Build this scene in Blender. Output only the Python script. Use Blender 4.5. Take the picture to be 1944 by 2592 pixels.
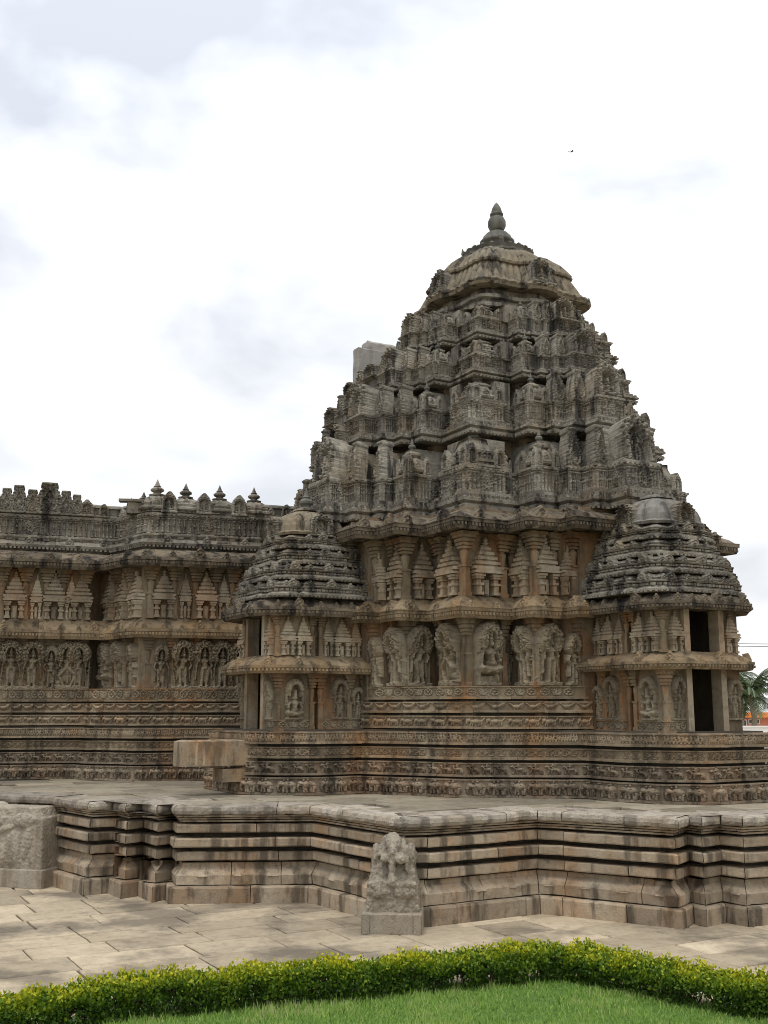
import bpy, math, random
import numpy as np
from mathutils import Vector, noise

# ------------------------------------------------------------------ camera, sky, sun
for o in list(bpy.data.objects): bpy.data.objects.remove(o)
S = bpy.context.scene
COL = S.collection
PITCH = math.radians(10.4375); EYE = 3.3
cam = bpy.data.cameras.new('camera'); camo = bpy.data.objects.new('camera', cam); COL.objects.link(camo)
camo.location = (0, 0, EYE); camo.rotation_euler = (math.radians(90) + PITCH, 0, 0)
cam.sensor_fit = 'VERTICAL'; cam.sensor_height = 36.0; cam.lens = 38.0
cam.clip_start = 0.1; cam.clip_end = 3000
S.camera = camo
S.render.resolution_x, S.render.resolution_y = 768, 1024
S.view_settings.view_transform = 'Standard'; S.view_settings.look = 'None'
S.view_settings.gamma = 1.0; S.view_settings.exposure = 0.08
S.cycles.filter_width = 1.0; S.cycles.pixel_filter_type = 'BLACKMAN_HARRIS'

SUN_EL, SUN_AZ = math.radians(70), math.radians(215)     # azimuth clockwise from +Y
w = bpy.data.worlds.new('World'); S.world = w; w.use_nodes = True
nt = w.node_tree; nt.nodes.clear()
N = nt.nodes.new; L = nt.links.new
out = N('ShaderNodeOutputWorld'); bg = N('ShaderNodeBackground')
sky = N('ShaderNodeTexSky'); sky.sky_type = 'NISHITA'; sky.sun_disc = False
sky.sun_elevation = SUN_EL; sky.sun_rotation = SUN_AZ
bg.inputs['Strength'].default_value = 0.12
tc = N('ShaderNodeTexCoord'); mp = N('ShaderNodeMapping'); mp.inputs['Scale'].default_value = (1.0, 1.0, 1.7)
mp.inputs['Location'].default_value = (0.35, 0.1, 0.62)
nz = N('ShaderNodeTexNoise'); nz.inputs['Scale'].default_value = 3.1; nz.inputs['Detail'].default_value = 5; nz.inputs['Roughness'].default_value = .5
nz.inputs['Distortion'].default_value = .25
cr = N('ShaderNodeValToRGB'); e = cr.color_ramp.elements
e[0].position = .37; e[0].color = (5.2, 5.5, 6.1, 1); e[1].position = .60; e[1].color = (9.9, 9.95, 10.0, 1)
el = cr.color_ramp.elements.new(.49); el.color = (7.6, 7.8, 8.15, 1)
mx = N('ShaderNodeMixRGB'); mx.inputs['Fac'].default_value = .95
L(tc.outputs['Generated'], mp.inputs['Vector']); L(mp.outputs['Vector'], nz.inputs['Vector']); sx = N('ShaderNodeSeparateXYZ'); L(tc.outputs['Generated'], sx.inputs[0])
bi = N('ShaderNodeMapRange'); bi.inputs['From Min'].default_value = -.5; bi.inputs['From Max'].default_value = .5; bi.inputs['To Min'].default_value = -.10; bi.inputs['To Max'].default_value = .13
ad = N('ShaderNodeMath'); ad.operation = 'ADD'; L(sx.outputs['X'], bi.inputs['Value']); zb_ = N('ShaderNodeMapRange'); zb_.inputs['From Min'].default_value = .0; zb_.inputs['From Max'].default_value = .5; zb_.inputs['To Min'].default_value = .17; zb_.inputs['To Max'].default_value = -.045
L(sx.outputs['Z'], zb_.inputs['Value']); ad0 = N('ShaderNodeMath'); ad0.operation = 'ADD'; L(nz.outputs['Fac'], ad0.inputs[0]); L(zb_.outputs['Result'], ad0.inputs[1]); L(ad0.outputs[0], ad.inputs[0]); L(bi.outputs['Result'], ad.inputs[1]); L(ad.outputs[0], cr.inputs['Fac'])
L(sky.outputs['Color'], mx.inputs['Color1']); L(cr.outputs['Color'], mx.inputs['Color2']); zr = N('ShaderNodeMapRange'); zr.inputs['From Min'].default_value = 0; zr.inputs['From Max'].default_value = 1; zr.inputs['To Min'].default_value = .80; zr.inputs['To Max'].default_value = 1.6
L(sx.outputs['Z'], zr.inputs['Value']); vm = N('ShaderNodeVectorMath'); vm.operation = 'SCALE'; L(mx.outputs['Color'], vm.inputs[0]); L(zr.outputs['Result'], vm.inputs['Scale']); L(vm.outputs['Vector'], bg.inputs['Color'])
L(bg.outputs['Background'], out.inputs['Surface'])
sun = bpy.data.lights.new('sun', 'SUN'); sun.energy = 1.5; sun.angle = math.radians(14); sun.color = (1, .96, .9)
suno = bpy.data.objects.new('sun', sun); COL.objects.link(suno)
sd = Vector((math.sin(SUN_AZ) * math.cos(SUN_EL), math.cos(SUN_AZ) * math.cos(SUN_EL), math.sin(SUN_EL)))
suno.rotation_euler = sd.to_track_quat('Z', 'Y').to_euler(); suno.location = (0, 0, 40)

rnd = random.Random(7); npr = np.random.default_rng(11)
F = 2736.0
CP, SP = math.cos(PITCH), math.sin(PITCH)
def G(px, py, z=0.0):
    u = (px - 972) / F; v = (1296 - py) / F
    d = (u, CP - v * SP, SP + v * CP); t = (z - EYE) / d[2]
    return (d[0] * t, d[1] * t)
def atY(px, py, Y):
    u = (px - 972) / F; v = (1296 - py) / F
    t = Y / (CP - v * SP); return (u * t, Y, (SP + v * CP) * t + EYE)

# ------------------------------------------------------------------ materials
def mat(name, rough=.85):
    m = bpy.data.materials.new(name); m.use_nodes = True
    b = m.node_tree.nodes['Principled BSDF']; b.inputs['Roughness'].default_value = rough
    b.inputs['Specular IOR Level'].default_value = .25
    return m, m.node_tree, b
def stone(name, base, light, dark, warm, warm_amt=.35, streak=.5, bump=.35, fine=22.0, speck=.0, dark_amt=.5, pale=.25, top=0.0, carve=0.0, tsc=3.0):
    """weathered carved stone: two tones, ochre mineral patches, black run-off streaks, lichen speckle"""
    kf = {'wall_soapstone': .86, 'carved_figure_stone': .98, 'carved_turret_stone': 1.05, 'mid_eave_stone': .92, 'frieze_stone': 1.0, 'lower_frieze_stone': .95, 'eave_stone': .76, 'dome_stone': .8, 'tower_core_stone': .8, 'platform_granite': .98, 'platform_cap_granite': .86, 'walkway_slab_stone': .85, 'courtyard_slab_granite': .78, 'elephant_granite': .85, 'plain_back_slab': .8, 'joint_dirt': .8, 'tower_soapstone': .93, 'finial_stone': .8, 'grey_dome_stone': .75}.get(name, .68)
    kf *= .84
    base, light, dark, warm = [tuple(x * kf for x in c_) for c_ in (base, light, dark, warm)]
    m, t, b = mat(name, .9); n = t.nodes.new; l = t.links.new
    geo = n('ShaderNodeNewGeometry'); oi = n('ShaderNodeObjectInfo')
    def nse(scale, det, sc=(1, 1, 1), loc=(0, 0, 0), ro=.6):
        mpn = n('ShaderNodeMapping'); mpn.inputs['Scale'].default_value = sc; mpn.inputs['Location'].default_value = loc
        l(geo.outputs['Position'], mpn.inputs['Vector'])
        q = n('ShaderNodeTexNoise'); q.inputs['Scale'].default_value = scale; q.inputs['Detail'].default_value = det; q.inputs['Roughness'].default_value = ro
        l(mpn.outputs['Vector'], q.inputs['Vector']); return q.outputs['Fac']
    def ramp(fac, a, c):
        r = n('ShaderNodeMapRange'); r.inputs['From Min'].default_value = a; r.inputs['From Max'].default_value = c
        l(fac, r.inputs['Value']); return r.outputs['Result']
    def mul(f, k):
        q = n('ShaderNodeMath'); q.operation = 'MULTIPLY'; l(f, q.inputs[0])
        if isinstance(k, float): q.inputs[1].default_value = k
        else: l(k, q.inputs[1])
        return q.outputs[0]
    def mix(fac, c1, c2, typ='MIX'):
        q = n('ShaderNodeMixRGB'); q.blend_type = typ
        if isinstance(fac, float): q.inputs['Fac'].default_value = fac
        else: l(fac, q.inputs['Fac'])
        for i, c in (('Color1', c1), ('Color2', c2)):
            if isinstance(c, tuple): q.inputs[i].default_value = (*c, 1)
            else: l(c, q.inputs[i])
        return q.outputs['Color']
    c = mix(ramp(nse(1.7, 6), .35, .65), base, light)
    c = mix(mul(ramp(nse(9.0, 5, loc=(5, 2, 1)), .45, .75), pale), c, tuple(min(1, x * 1.55) for x in light))
    c = mix(mul(ramp(nse(1.3, 6, (1, 1, .45), (9, 3, 4), .68), .48, .68), warm_amt), c, warm)
    c = mix(mul(ramp(nse(6.5, 4, loc=(1, 8, 3)), .52, .7), dark_amt * .8), c, dark)
    c = mix(mul(ramp(nse(2.6, 6, (1.4, 1.4, .2), (2, 7, 0)), .51, .62), streak), c, tuple(x * .55 for x in dark))
    if top:
        nrm = n('ShaderNodeSeparateXYZ'); l(geo.outputs['Normal'], nrm.inputs[0])
        c = mix(mul(ramp(nse(tsc, 6, loc=(3, 3, 9)), .5, .63), top), c, tuple(x * .8 for x in dark))
    if speck:
        c = mix(mul(ramp(nse(38.0, 3), .55, .68), speck), c, (.03, .028, .025))
    # block to block tint
    hv = n('ShaderNodeHueSaturation'); l(c, hv.inputs['Color'])
    hv.inputs['Value'].default_value = 1; hv.inputs['Saturation'].default_value = 1.06
    r = n('ShaderNodeMapRange'); r.inputs['To Min'].default_value = .74; r.inputs['To Max'].default_value = 1.24
    l(oi.outputs['Random'], r.inputs['Value']); l(r.outputs['Result'], hv.inputs['Value'])
    l(hv.outputs['Color'], b.inputs['Base Color'])
    add = n('ShaderNodeMath'); add.operation = 'ADD'
    l(nse(fine, 5), add.inputs[0]); l(mul(nse(fine * 3.1, 3), .5), add.inputs[1])
    if carve:
        vo = n('ShaderNodeTexVoronoi'); vo.inputs['Scale'].default_value = 17.0; vo.feature = 'F1'; l(geo.outputs['Position'], vo.inputs['Vector'])
        ad2 = n('ShaderNodeMath'); ad2.operation = 'ADD'; l(add.outputs[0], ad2.inputs[0]); l(mul(ramp(vo.outputs['Distance'], .15, .55), -carve), ad2.inputs[1]); add = ad2
    bp = n('ShaderNodeBump'); bp.inputs['Strength'].default_value = bump; bp.inputs['Distance'].default_value = .03
    l(add.outputs[0], bp.inputs['Height']); l(bp.outputs['Normal'], b.inputs['Normal'])
    return m
GREY = (.162, .149, .120); GREYL = (.318, .295, .245); DK = (.055, .052, .048); TAN = (.34, .27, .19); TANL = (.46, .39, .29); OCH = (.40, .185, .075)
M = {}
M['tower'] = stone('tower_soapstone', GREY, GREYL, DK, (.30, .215, .125), .45, .85, .55, carve=.35, dark_amt=.8)
M['core'] = stone('tower_core_stone', (.24, .185, .125), (.34, .265, .18), DK, (.42, .23, .1), .55, .5, .5)
M['wall'] = stone('wall_soapstone', (.235, .178, .115), (.32, .27, .19), (.055, .044, .034), OCH, .85, .45, .35)
M['statue'] = stone('carved_figure_stone', (.218, .18, .126), (.31, .268, .196), (.055, .05, .04), (.31, .21, .115), .4, .25, .35)
M['turret'] = stone('carved_turret_stone', (.29, .23, .155), (.43, .375, .285), (.065, .055, .042), OCH, .5, .4, .35)
M['eave'] = stone('eave_stone', (.17, .14, .10), (.265, .22, .16), (.026, .024, .022), (.29, .205, .115), .45, .85, .4, dark_amt=.9, top=.7)
M['eave_mid'] = stone('mid_eave_stone', (.25, .185, .115), (.335, .265, .175), (.045, .036, .028), (.37, .22, .10), .55, .6, .4, dark_amt=.7)
M['frieze'] = stone('frieze_stone', (.22, .17, .115), (.32, .262, .185), (.045, .038, .03), (.36, .19, .085), .6, .5, .45)
M['friezelow'] = stone('lower_frieze_stone', (.195, .155, .112), (.30, .25, .185), (.035, .03, .026), (.35, .185, .09), .55, .6, .45)
M['dome'] = stone('dome_stone', (.21, .18, .13), (.33, .285, .21), (.045, .04, .034), (.29, .21, .12), .4, .85, .45)
M['finial'] = stone('finial_stone', (.15, .15, .13), (.23, .225, .195), DK, (.28, .24, .18), .2, .35, .35)
M['plat'] = stone('platform_granite', (.34, .268, .188), (.45, .38, .285), (.085, .068, .05), (.43, .235, .11), .55, .7, .5, 30., .25)
M['cap'] = stone('platform_cap_granite', (.42, .36, .285), (.56, .505, .42), (.11, .095, .08), (.42, .30, .19), .35, .5, .7, 34., .5)
M['floor'] = stone('walkway_slab_stone', (.285, .245, .18), (.39, .345, .265), (.09, .08, .065), (.36, .27, .16), .4, .0, .4, 30., .25)
M['pave'] = stone('courtyard_slab_granite', (.54, .445, .315), (.67, .565, .41), (.17, .145, .115), (.55, .45, .31), .3, .0, .35, 40., .18, dark_amt=.4, top=.7, tsc=.6)
M['eleph'] = stone('elephant_granite', (.38, .325, .25), (.48, .43, .35), (.13, .115, .09), (.40, .3, .2), .3, .3, .6, 40., .35)
M['slab'] = stone('plain_back_slab', (.40, .385, .35), (.5, .48, .44), (.2, .19, .17), (.45, .38, .28), .3, .2, .3)
M['slabgrey'] = stone('grey_dome_stone', (.21, .20, .175), (.33, .32, .285), (.06, .055, .05), (.3, .24, .16), .3, .7, .5)
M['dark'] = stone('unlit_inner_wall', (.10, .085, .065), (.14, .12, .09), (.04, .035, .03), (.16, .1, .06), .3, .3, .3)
M['dirt'] = stone('joint_dirt', (.17, .14, .10), (.25, .21, .15), (.05, .045, .035), (.16, .12, .08), .3, 0., .5)
def plain(name, col, rough=.7, var=.15, scale=8., bump=.1):
    m, t, b = mat(name, rough); n = t.nodes.new; l = t.links.new
    geo = n('ShaderNodeNewGeometry'); q = n('ShaderNodeTexNoise'); q.inputs['Scale'].default_value = scale; q.inputs['Detail'].default_value = 4
    l(geo.outputs['Position'], q.inputs['Vector'])
    mx = n('ShaderNodeMixRGB'); mx.inputs['Color1'].default_value = (*[c * (1 - var) for c in col], 1); mx.inputs['Color2'].default_value = (*[min(1, c * (1 + var)) for c in col], 1)
    l(q.outputs['Fac'], mx.inputs['Fac']); l(mx.outputs['Color'], b.inputs['Base Color'])
    bp = n('ShaderNodeBump'); bp.inputs['Strength'].default_value = bump; l(q.outputs['Fac'], bp.inputs['Height']); l(bp.outputs['Normal'], b.inputs['Normal'])
    return m
def leafmat(name, cols, trans=.35):
    m, t, b = mat(name, .45); n = t.nodes.new; l = t.links.new
    at = n('ShaderNodeAttribute'); at.attribute_name = 'tint'
    r = n('ShaderNodeValToRGB'); els = r.color_ramp.elements
    els[0].color = (*cols[0], 1); els[1].color = (*cols[-1], 1)
    for i, c in enumerate(cols[1:-1]):
        k = els.new((i + 1) / (len(cols) - 1)); k.color = (*c, 1)
    l(at.outputs['Fac'], r.inputs['Fac']); l(r.outputs['Color'], b.inputs['Base Color'])
    tr = n('ShaderNodeBsdfTranslucent'); l(r.outputs['Color'], tr.inputs['Color'])
    ms = n('ShaderNodeMixShader'); ms.inputs['Fac'].default_value = trans
    l(b.outputs['BSDF'], ms.inputs[1]); l(tr.outputs['BSDF'], ms.inputs[2]); l(ms.outputs['Shader'], t.nodes['Material Output'].inputs['Surface'])
    return m
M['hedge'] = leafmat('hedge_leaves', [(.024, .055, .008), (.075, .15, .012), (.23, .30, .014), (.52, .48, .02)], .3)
M['twig'] = plain('hedge_twigs', (.10, .065, .04), .9)
M['grass'] = leafmat('grass_blades', [(.12, .22, .04), (.22, .37, .07), (.34, .48, .12), (.5, .5, .24)], .35)
M['lawn'] = plain('lawn_soil', (.085, .15, .03), .95, .4, 14., .3)
M['palm'] = leafmat('palm_leaflets', [(.035, .06, .025), (.07, .105, .045), (.14, .17, .085)], .2)
M['trunk'] = plain('palm_trunk', (.24, .2, .15), .95)
M['orange'] = plain('orange_painted_roof', (.75, .26, .07), .6)
M['pink'] = plain('salmon_wall_paint', (.62, .27, .18), .75)
M['white'] = plain('white_limewash', (.8, .8, .78), .8, .06)
M['glass'] = plain('dim_window_glass', (.09, .11, .12), .15, .3)
M['whiteframe'] = plain('window_frame_paint', (.7, .7, .68), .5, .05)
M['flower'] = leafmat('bush_leaves', [(.05, .09, .03), (.14, .14, .05), (.35, .06, .12), (.5, .10, .2)])
M['tileroof'] = plain('clay_tile_roof', (.33, .16, .10), .85, .35, 20.)
M['metal'] = plain('painted_steel', (.35, .3, .26), .5)
M['wire'] = plain('power_cable', (.04, .04, .04), .6)
M['bird'] = plain('dark_plumage', (.03, .03, .035), .8)
M['ground'] = plain('bare_earth', (.36, .29, .2), .95, .25, 3.)

# ------------------------------------------------------------------ object helpers
def new(name, me, parent=None, loc=(0, 0, 0), rz=0.0, sc=(1, 1, 1), label=None, kind=None):
    o = bpy.data.objects.new(name, me); COL.objects.link(o)
    o.location = loc; o.rotation_euler = (0, 0, rz); o.scale = sc
    if parent is not None: o.parent = parent
    if label: o['label'] = label
    if kind: o['kind'] = kind
    return o
def thing(name, label, cat, loc=(0, 0, 0), group=None, rz=0.0):
    o = new(name, None, None, loc, rz); o['label'] = label; o['category'] = cat
    if group: o['group'] = group
    o.empty_display_size = .2
    return o
def mesh(name, v, f, m, smooth=False):
    me = bpy.data.meshes.new(name); me.from_pydata([tuple(p) for p in v], [], [tuple(q) for q in f]); me.materials.append(m)
    if smooth: me.shade_smooth()
    return me
def bigmesh(name, V, FQ, m, tint=None):
    """numpy verts, quads"""
    me = bpy.data.meshes.new(name); nv, nf, k = len(V), len(FQ), FQ.shape[1]
    me.vertices.add(nv); me.vertices.foreach_set('co', V.astype(np.float32).ravel())
    me.loops.add(nf * k); me.loops.foreach_set('vertex_index', FQ.astype(np.int32).ravel())
    me.polygons.add(nf); me.polygons.foreach_set('loop_start', np.arange(0, nf * k, k, dtype=np.int32))
    me.update(calc_edges=True); me.materials.append(m)
    if tint is not None:
        a = me.attributes.new('tint', 'FLOAT', 'POINT'); a.data.foreach_set('value', tint.astype(np.float32))
    return me
class MB:
    def __init__(s): s.v = []; s.f = []
    def add(s, v, f):
        b = len(s.v); s.v += [tuple(p) for p in v]; s.f += [tuple(i + b for i in q) for q in f]; return s
    def box(s, x0, x1, y0, y1, z0, z1, tap=0.0):
        a = tap
        return s.add([(x0, y0, z0), (x1, y0, z0), (x1, y1, z0), (x0, y1, z0), (x0 + a, y0 + a, z1), (x1 - a, y0 + a, z1), (x1 - a, y1, z1), (x0 + a, y1, z1)],
                     [(0, 3, 2, 1), (4, 5, 6, 7), (0, 1, 5, 4), (1, 2, 6, 5), (2, 3, 7, 6), (3, 0, 4, 7)])
    def lathe(s, prof, n=12, cx=0, cy=0, lob=0, amp=0.0, sq=0.0):
        v = []; f = []
        for r, z in prof:
            for i in range(n):
                t = 2 * math.pi * i / n
                k = 1 + amp * abs(math.cos(lob * t / 2)) if lob else 1
                v.append((cx + r * k * math.cos(t), cy + r * k * math.sin(t), z))
        for j in range(len(prof) - 1):
            for i in range(n):
                i2 = (i + 1) % n; f.append((j * n + i, j * n + i2, (j + 1) * n + i2, (j + 1) * n + i))
        f.append(tuple(reversed(range(n)))); f.append(tuple((len(prof) - 1) * n + i for i in range(n)))
        return s.add(v, f)
    def tube(s, p0, p1, r0, r1, n=6):
        p0 = Vector(p0); p1 = Vector(p1); d = (p1 - p0).normalized(); a = d.orthogonal().normalized(); b = d.cross(a)
        v = []
        for p, r in ((p0, r0), (p1, r1)):
            for i in range(n):
                t = 2 * math.pi * i / n; v.append(p + (a * math.cos(t) + b * math.sin(t)) * r)
        f = [(i, (i + 1) % n, n + (i + 1) % n, n + i) for i in range(n)] + [tuple(reversed(range(n))), tuple(range(n, 2 * n))]
        return s.add(v, f)
    def mesh(s, name, m, smooth=False): return mesh(name, s.v, s.f, m, smooth)
def jit(p, amp, fr=2.3):
    a = noise.noise_vector(Vector((p[0] * fr, p[1] * fr, p[2] * fr))); b = noise.noise_vector(Vector((p[0] * fr * 5, p[1] * fr * 5, p[2] * fr * 5 + 7)))
    return (p[0] + (.3 * a.x + .7 * b.x) * amp, p[1] + (.3 * a.y + .7 * b.y) * amp, p[2] + (a.z * .2 + .7 * b.z) * amp)
class Path:
    """plan polyline; outward is to the right of travel"""
    def __init__(s, pts, closed=False):
        s.p = [np.array(q, float) for q in pts]; s.closed = closed
        n = len(s.p); s.ns = n if closed else n - 1
        s.d = []; s.len = []
        for i in range(s.ns):
            e_ = s.p[(i + 1) % n] - s.p[i]; ln = np.linalg.norm(e_); s.d.append(e_ / ln); s.len.append(ln)
        s.n = [np.array((q[1], -q[0])) for q in s.d]
        s.cum = np.concatenate([[0], np.cumsum(s.len)]); s.total = s.cum[-1]
        s.m = []
        for i in range(n):
            if closed: a, b = s.n[i - 1], s.n[i % s.ns]
            else: a, b = s.n[max(0, i - 1)], s.n[min(s.ns - 1, i)]
            s.m.append((a + b) / max(.25, 1 + a.dot(b)))
    def sample(s, a, b, step):
        """(point, mitre) from arc a to b keeping corners"""
        ss = [a]
        for i in range(s.ns):
            c0, c1 = max(a, s.cum[i]), min(b, s.cum[i + 1])
            if c1 <= c0 + 1e-6: continue
            k = max(1, int(round((c1 - c0) / step)))
            for j in range(1, k + 1): ss.append(c0 + (c1 - c0) * j / k)
        res = []
        for q in ss:
            i = min(s.ns - 1, max(0, int(np.searchsorted(s.cum, q, 'right') - 1)))
            u = q - s.cum[i]
            if u < .014: res.append((s.p[i] + s.d[i] * u, s.m[i]))
            elif s.len[i] - u < .014: res.append((s.p[(i + 1) % len(s.p)] - s.d[i] * (s.len[i] - u), s.m[(i + 1) % len(s.p)]))
            else: res.append((s.p[i] + s.d[i] * u, s.n[i]))
        return res
    def at(s, q):
        i = min(s.ns - 1, max(0, int(np.searchsorted(s.cum, q, 'right') - 1))); return s.p[i] + s.d[i] * (q - s.cum[i]), s.n[i], i
def rzof(n): return math.atan2(n[1], n[0]) + math.pi / 2
def sweep(path, a, b, prof, step=.3, amp=.006, dz=0.0, doff=0.0, o=(0, 0, 0), whole=False):
    sm = path.sample(a, b, step)
    if whole: sm = sm[:-1]
    k = len(prof); v = []; f = []
    for p, m in sm:
        for off, z in prof:
            v.append(jit((p[0] + m[0] * (off + doff), p[1] + m[1] * (off + doff), z + dz), amp) if off > -.15 else (p[0] + m[0] * off, p[1] + m[1] * off, z + dz))
    n = len(sm)
    for i in range(n if whole else n - 1):
        i2 = (i + 1) % n
        for j in range(k):
            j2 = (j + 1) % k; f.append((i * k + j, i2 * k + j, i2 * k + j2, i * k + j2))
    if not whole: f += [tuple(reversed(range(k))), tuple((n - 1) * k + j for j in range(k))]
    return [(x - o[0], y - o[1], z - o[2]) for x, y, z in v], f
def blocks(path, prof, m, name, parent, base, blen=1.1, gap=.007, step=.3, amp=.006, wob=.008, a=None, b=None, corners=False):
    """a course of stone laid along the path: one object a block; returns [(s0, s1, obj)]"""
    a = 0 if a is None else a; b = path.total if b is None else b
    cuts = [a]
    while cuts[-1] < b - .01:
        q = cuts[-1] + blen * rnd.uniform(.7, 1.35)
        if corners:
            nxt = [c for c in path.cum if c > cuts[-1] + .02 and c < b - .02]
            if nxt and q > nxt[0] - .25: cuts.append(float(nxt[0])); continue
        for c in (path.cum if not corners else ()):
            if abs(q - c) < .16: q = c + .17
        cuts.append(b if b - q < blen * .45 else q)
    res = []
    for s0, s1 in zip(cuts[:-1], cuts[1:]):
        v, f = sweep(path, s0 + gap / 2, s1 - gap / 2, prof, step, amp, rnd.uniform(-.3, .3) * wob, rnd.uniform(-1, 1) * wob, base)
        res.append((s0, s1, new(name, mesh(name, v, f, m), parent)))
    return res
def owner(bl, q):
    for s0, s1, o in bl:
        if s0 <= q <= s1: return o
    return bl[-1][2]
def ring(path, prof, m, name, parent, base, step=.3, amp=.006):
    v, f = sweep(path, 0, path.total, prof, step, amp, 0, 0, base, whole=path.closed); return new(name, mesh(name, v, f, m), parent)

def beads(path, z, off, parent, base, m, w_=.05, h_=.045, d_=.035, pitch=.092, name='bead_row', front_only=True):
    v = []; f = []
    for i in range(path.ns):
        if front_only and path.n[i][1] > .55: continue
        a0 = path.p[i] + path.m[i] * off; a1 = path.p[(i + 1) % len(path.p)] + path.m[(i + 1) % len(path.p)] * off
        ln = float(np.dot(a1 - a0, path.d[i])); nb = int(ln / pitch)
        for j in range(nb):
            c = a0 + path.d[i] * ln * (j + .5) / nb; k = len(v); t = path.d[i] * w_ / 2; o2 = path.n[i] * d_
            for zz_ in (z, z + h_):
                for q in (c - t - o2 * .5, c + t - o2 * .5, c + t * .9 + o2, c - t * .9 + o2): v.append((q[0] - base[0], q[1] - base[1], zz_ - base[2]))
            f += [(k + 3, k + 2, k + 1, k), (k + 4, k + 5, k + 6, k + 7), (k + 1, k + 2, k + 6, k + 5), (k + 2, k + 3, k + 7, k + 6), (k + 3, k, k + 4, k + 7)]
    if v: new(name, mesh(name, v, f, M[m]), parent, kind='stuff')
# ------------------------------------------------------------------ carved relief kit (height fields cut to their outline)
class Rel:
    def __init__(s, wd, h, dx=.0125, bg=-1.0):
        s.w, s.h = wd, h; nx = max(4, int(round(wd / dx))) + 1; ny = max(4, int(round(h / dx))) + 1
        s.X, s.Z = np.meshgrid(np.linspace(-wd / 2, wd / 2, nx), np.linspace(0, h, ny)); s.H = np.full(s.X.shape, bg)
    def ell(s, cx, cz, rx, rz, a, b=0.0, rot=0.0):
        dx, dz = s.X - cx, s.Z - cz
        if rot: c, q = math.cos(rot), math.sin(rot); dx, dz = dx * c + dz * q, -dx * q + dz * c
        d = (dx / rx) ** 2 + (dz / rz) ** 2
        s.H = np.where(d < 1, np.maximum(s.H, b + a * np.sqrt(np.clip(1 - d, 0, 1))), s.H)
    def cap(s, x0, z0, x1, z1, r0, r1, a=None, b=0.0):
        ex, ez = x1 - x0, z1 - z0; t = np.clip(((s.X - x0) * ex + (s.Z - z0) * ez) / (ex * ex + ez * ez + 1e-9), 0, 1)
        r = r0 + (r1 - r0) * t; d = np.hypot(s.X - x0 - ex * t, s.Z - z0 - ez * t) / r
        hh = (r if a is None else a) * np.sqrt(np.clip(1 - d * d, 0, 1)) + b
        s.H = np.where(d < 1, np.maximum(s.H, hh), s.H)
    def box(s, x0, x1, z0, z1, h, force=False):
        k = (s.X >= x0 - 1e-6) & (s.X <= x1 + 1e-6) & (s.Z >= z0 - 1e-6) & (s.Z <= z1 + 1e-6)
        s.H = np.where(k, h if force else np.maximum(s.H, h), s.H)
    def ring(s, cx, cz, r, t, a, b=0.0, zmin=None, sz=1.0):
        d = np.abs(np.hypot(s.X - cx, (s.Z - cz) / sz) - r) / t; k = d < 1
        if zmin is not None: k &= s.Z > zmin
        s.H = np.where(k, np.maximum(s.H, b + a * np.sqrt(np.clip(1 - d * d, 0, 1))), s.H)
    def where(s, k, h): s.H = np.where(k, h, s.H)
    def texture(s, amp, fx, fz, seed=0, floor=-.5):
        t = np.sin(s.X * fx + 1.3 * np.sin(s.Z * fz * .7 + seed)) * np.sin(s.Z * fz + 1.7 * np.sin(s.X * fx * .6 + seed * 2))
        s.H = np.where(s.H > floor, s.H + amp * t, s.H)
    def pits(s, n, rad, dep, seed=0, zmin=0.0, zmax=9.0, hmin=-.3):
        q = np.random.default_rng(seed); ok = np.argwhere((s.H > hmin) & (s.Z > zmin) & (s.Z < zmax))
        if not len(ok): return
        H0 = s.H.copy()
        for j, i in ok[q.integers(0, len(ok), n)]:
            d = np.hypot(s.X - s.X[j, i], s.Z - s.Z[j, i]) / (rad * q.uniform(.7, 1.3)); s.H = np.where((d < 1) & (H0 > -.5), np.minimum(s.H, H0 - dep * (1 - d ** 4)), s.H)
    def mesh(s, name, m, back=.06):
        H = s.H.copy(); ins = H > -.5
        # melt steps a little
        Hs = np.where(ins, H, -back); H = np.where(ins, H, -back)
        ny, nx = H.shape; V = np.stack([s.X, -H, s.Z], -1).reshape(-1, 3)
        idx = np.arange(ny * nx).reshape(ny, nx); anyin = ins[:-1, :-1] | ins[1:, :-1] | ins[:-1, 1:] | ins[1:, 1:]
        q = np.stack([idx[:-1, :-1], idx[:-1, 1:], idx[1:, 1:], idx[1:, :-1]], -1)[anyin]
        used = np.unique(q); rm = np.full(ny * nx, -1); rm[used] = np.arange(len(used))
        # skirt round the rectangular border so panels have thickness
        V2 = V[used]; q2 = rm[q]
        bord = []
        for line in (idx[0, :], idx[:, -1], idx[-1, ::-1], idx[::-1, 0]):
            for a_, b_ in zip(line[:-1], line[1:]):
                if rm[a_] >= 0 and rm[b_] >= 0: bord.append((a_, b_))
        if bord:
            ex = []; eq = []
            for a_, b_ in bord:
                k = len(V2) + len(ex); ex += [(V[a_][0], back, V[a_][2]), (V[b_][0], back, V[b_][2])]; eq.append((rm[b_], rm[a_], k, k + 1))
            V2 = np.vstack([V2, np.array(ex)]); q2 = np.vstack([q2, np.array(eq)])
        return bigmesh(name, V2, q2, m)

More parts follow.
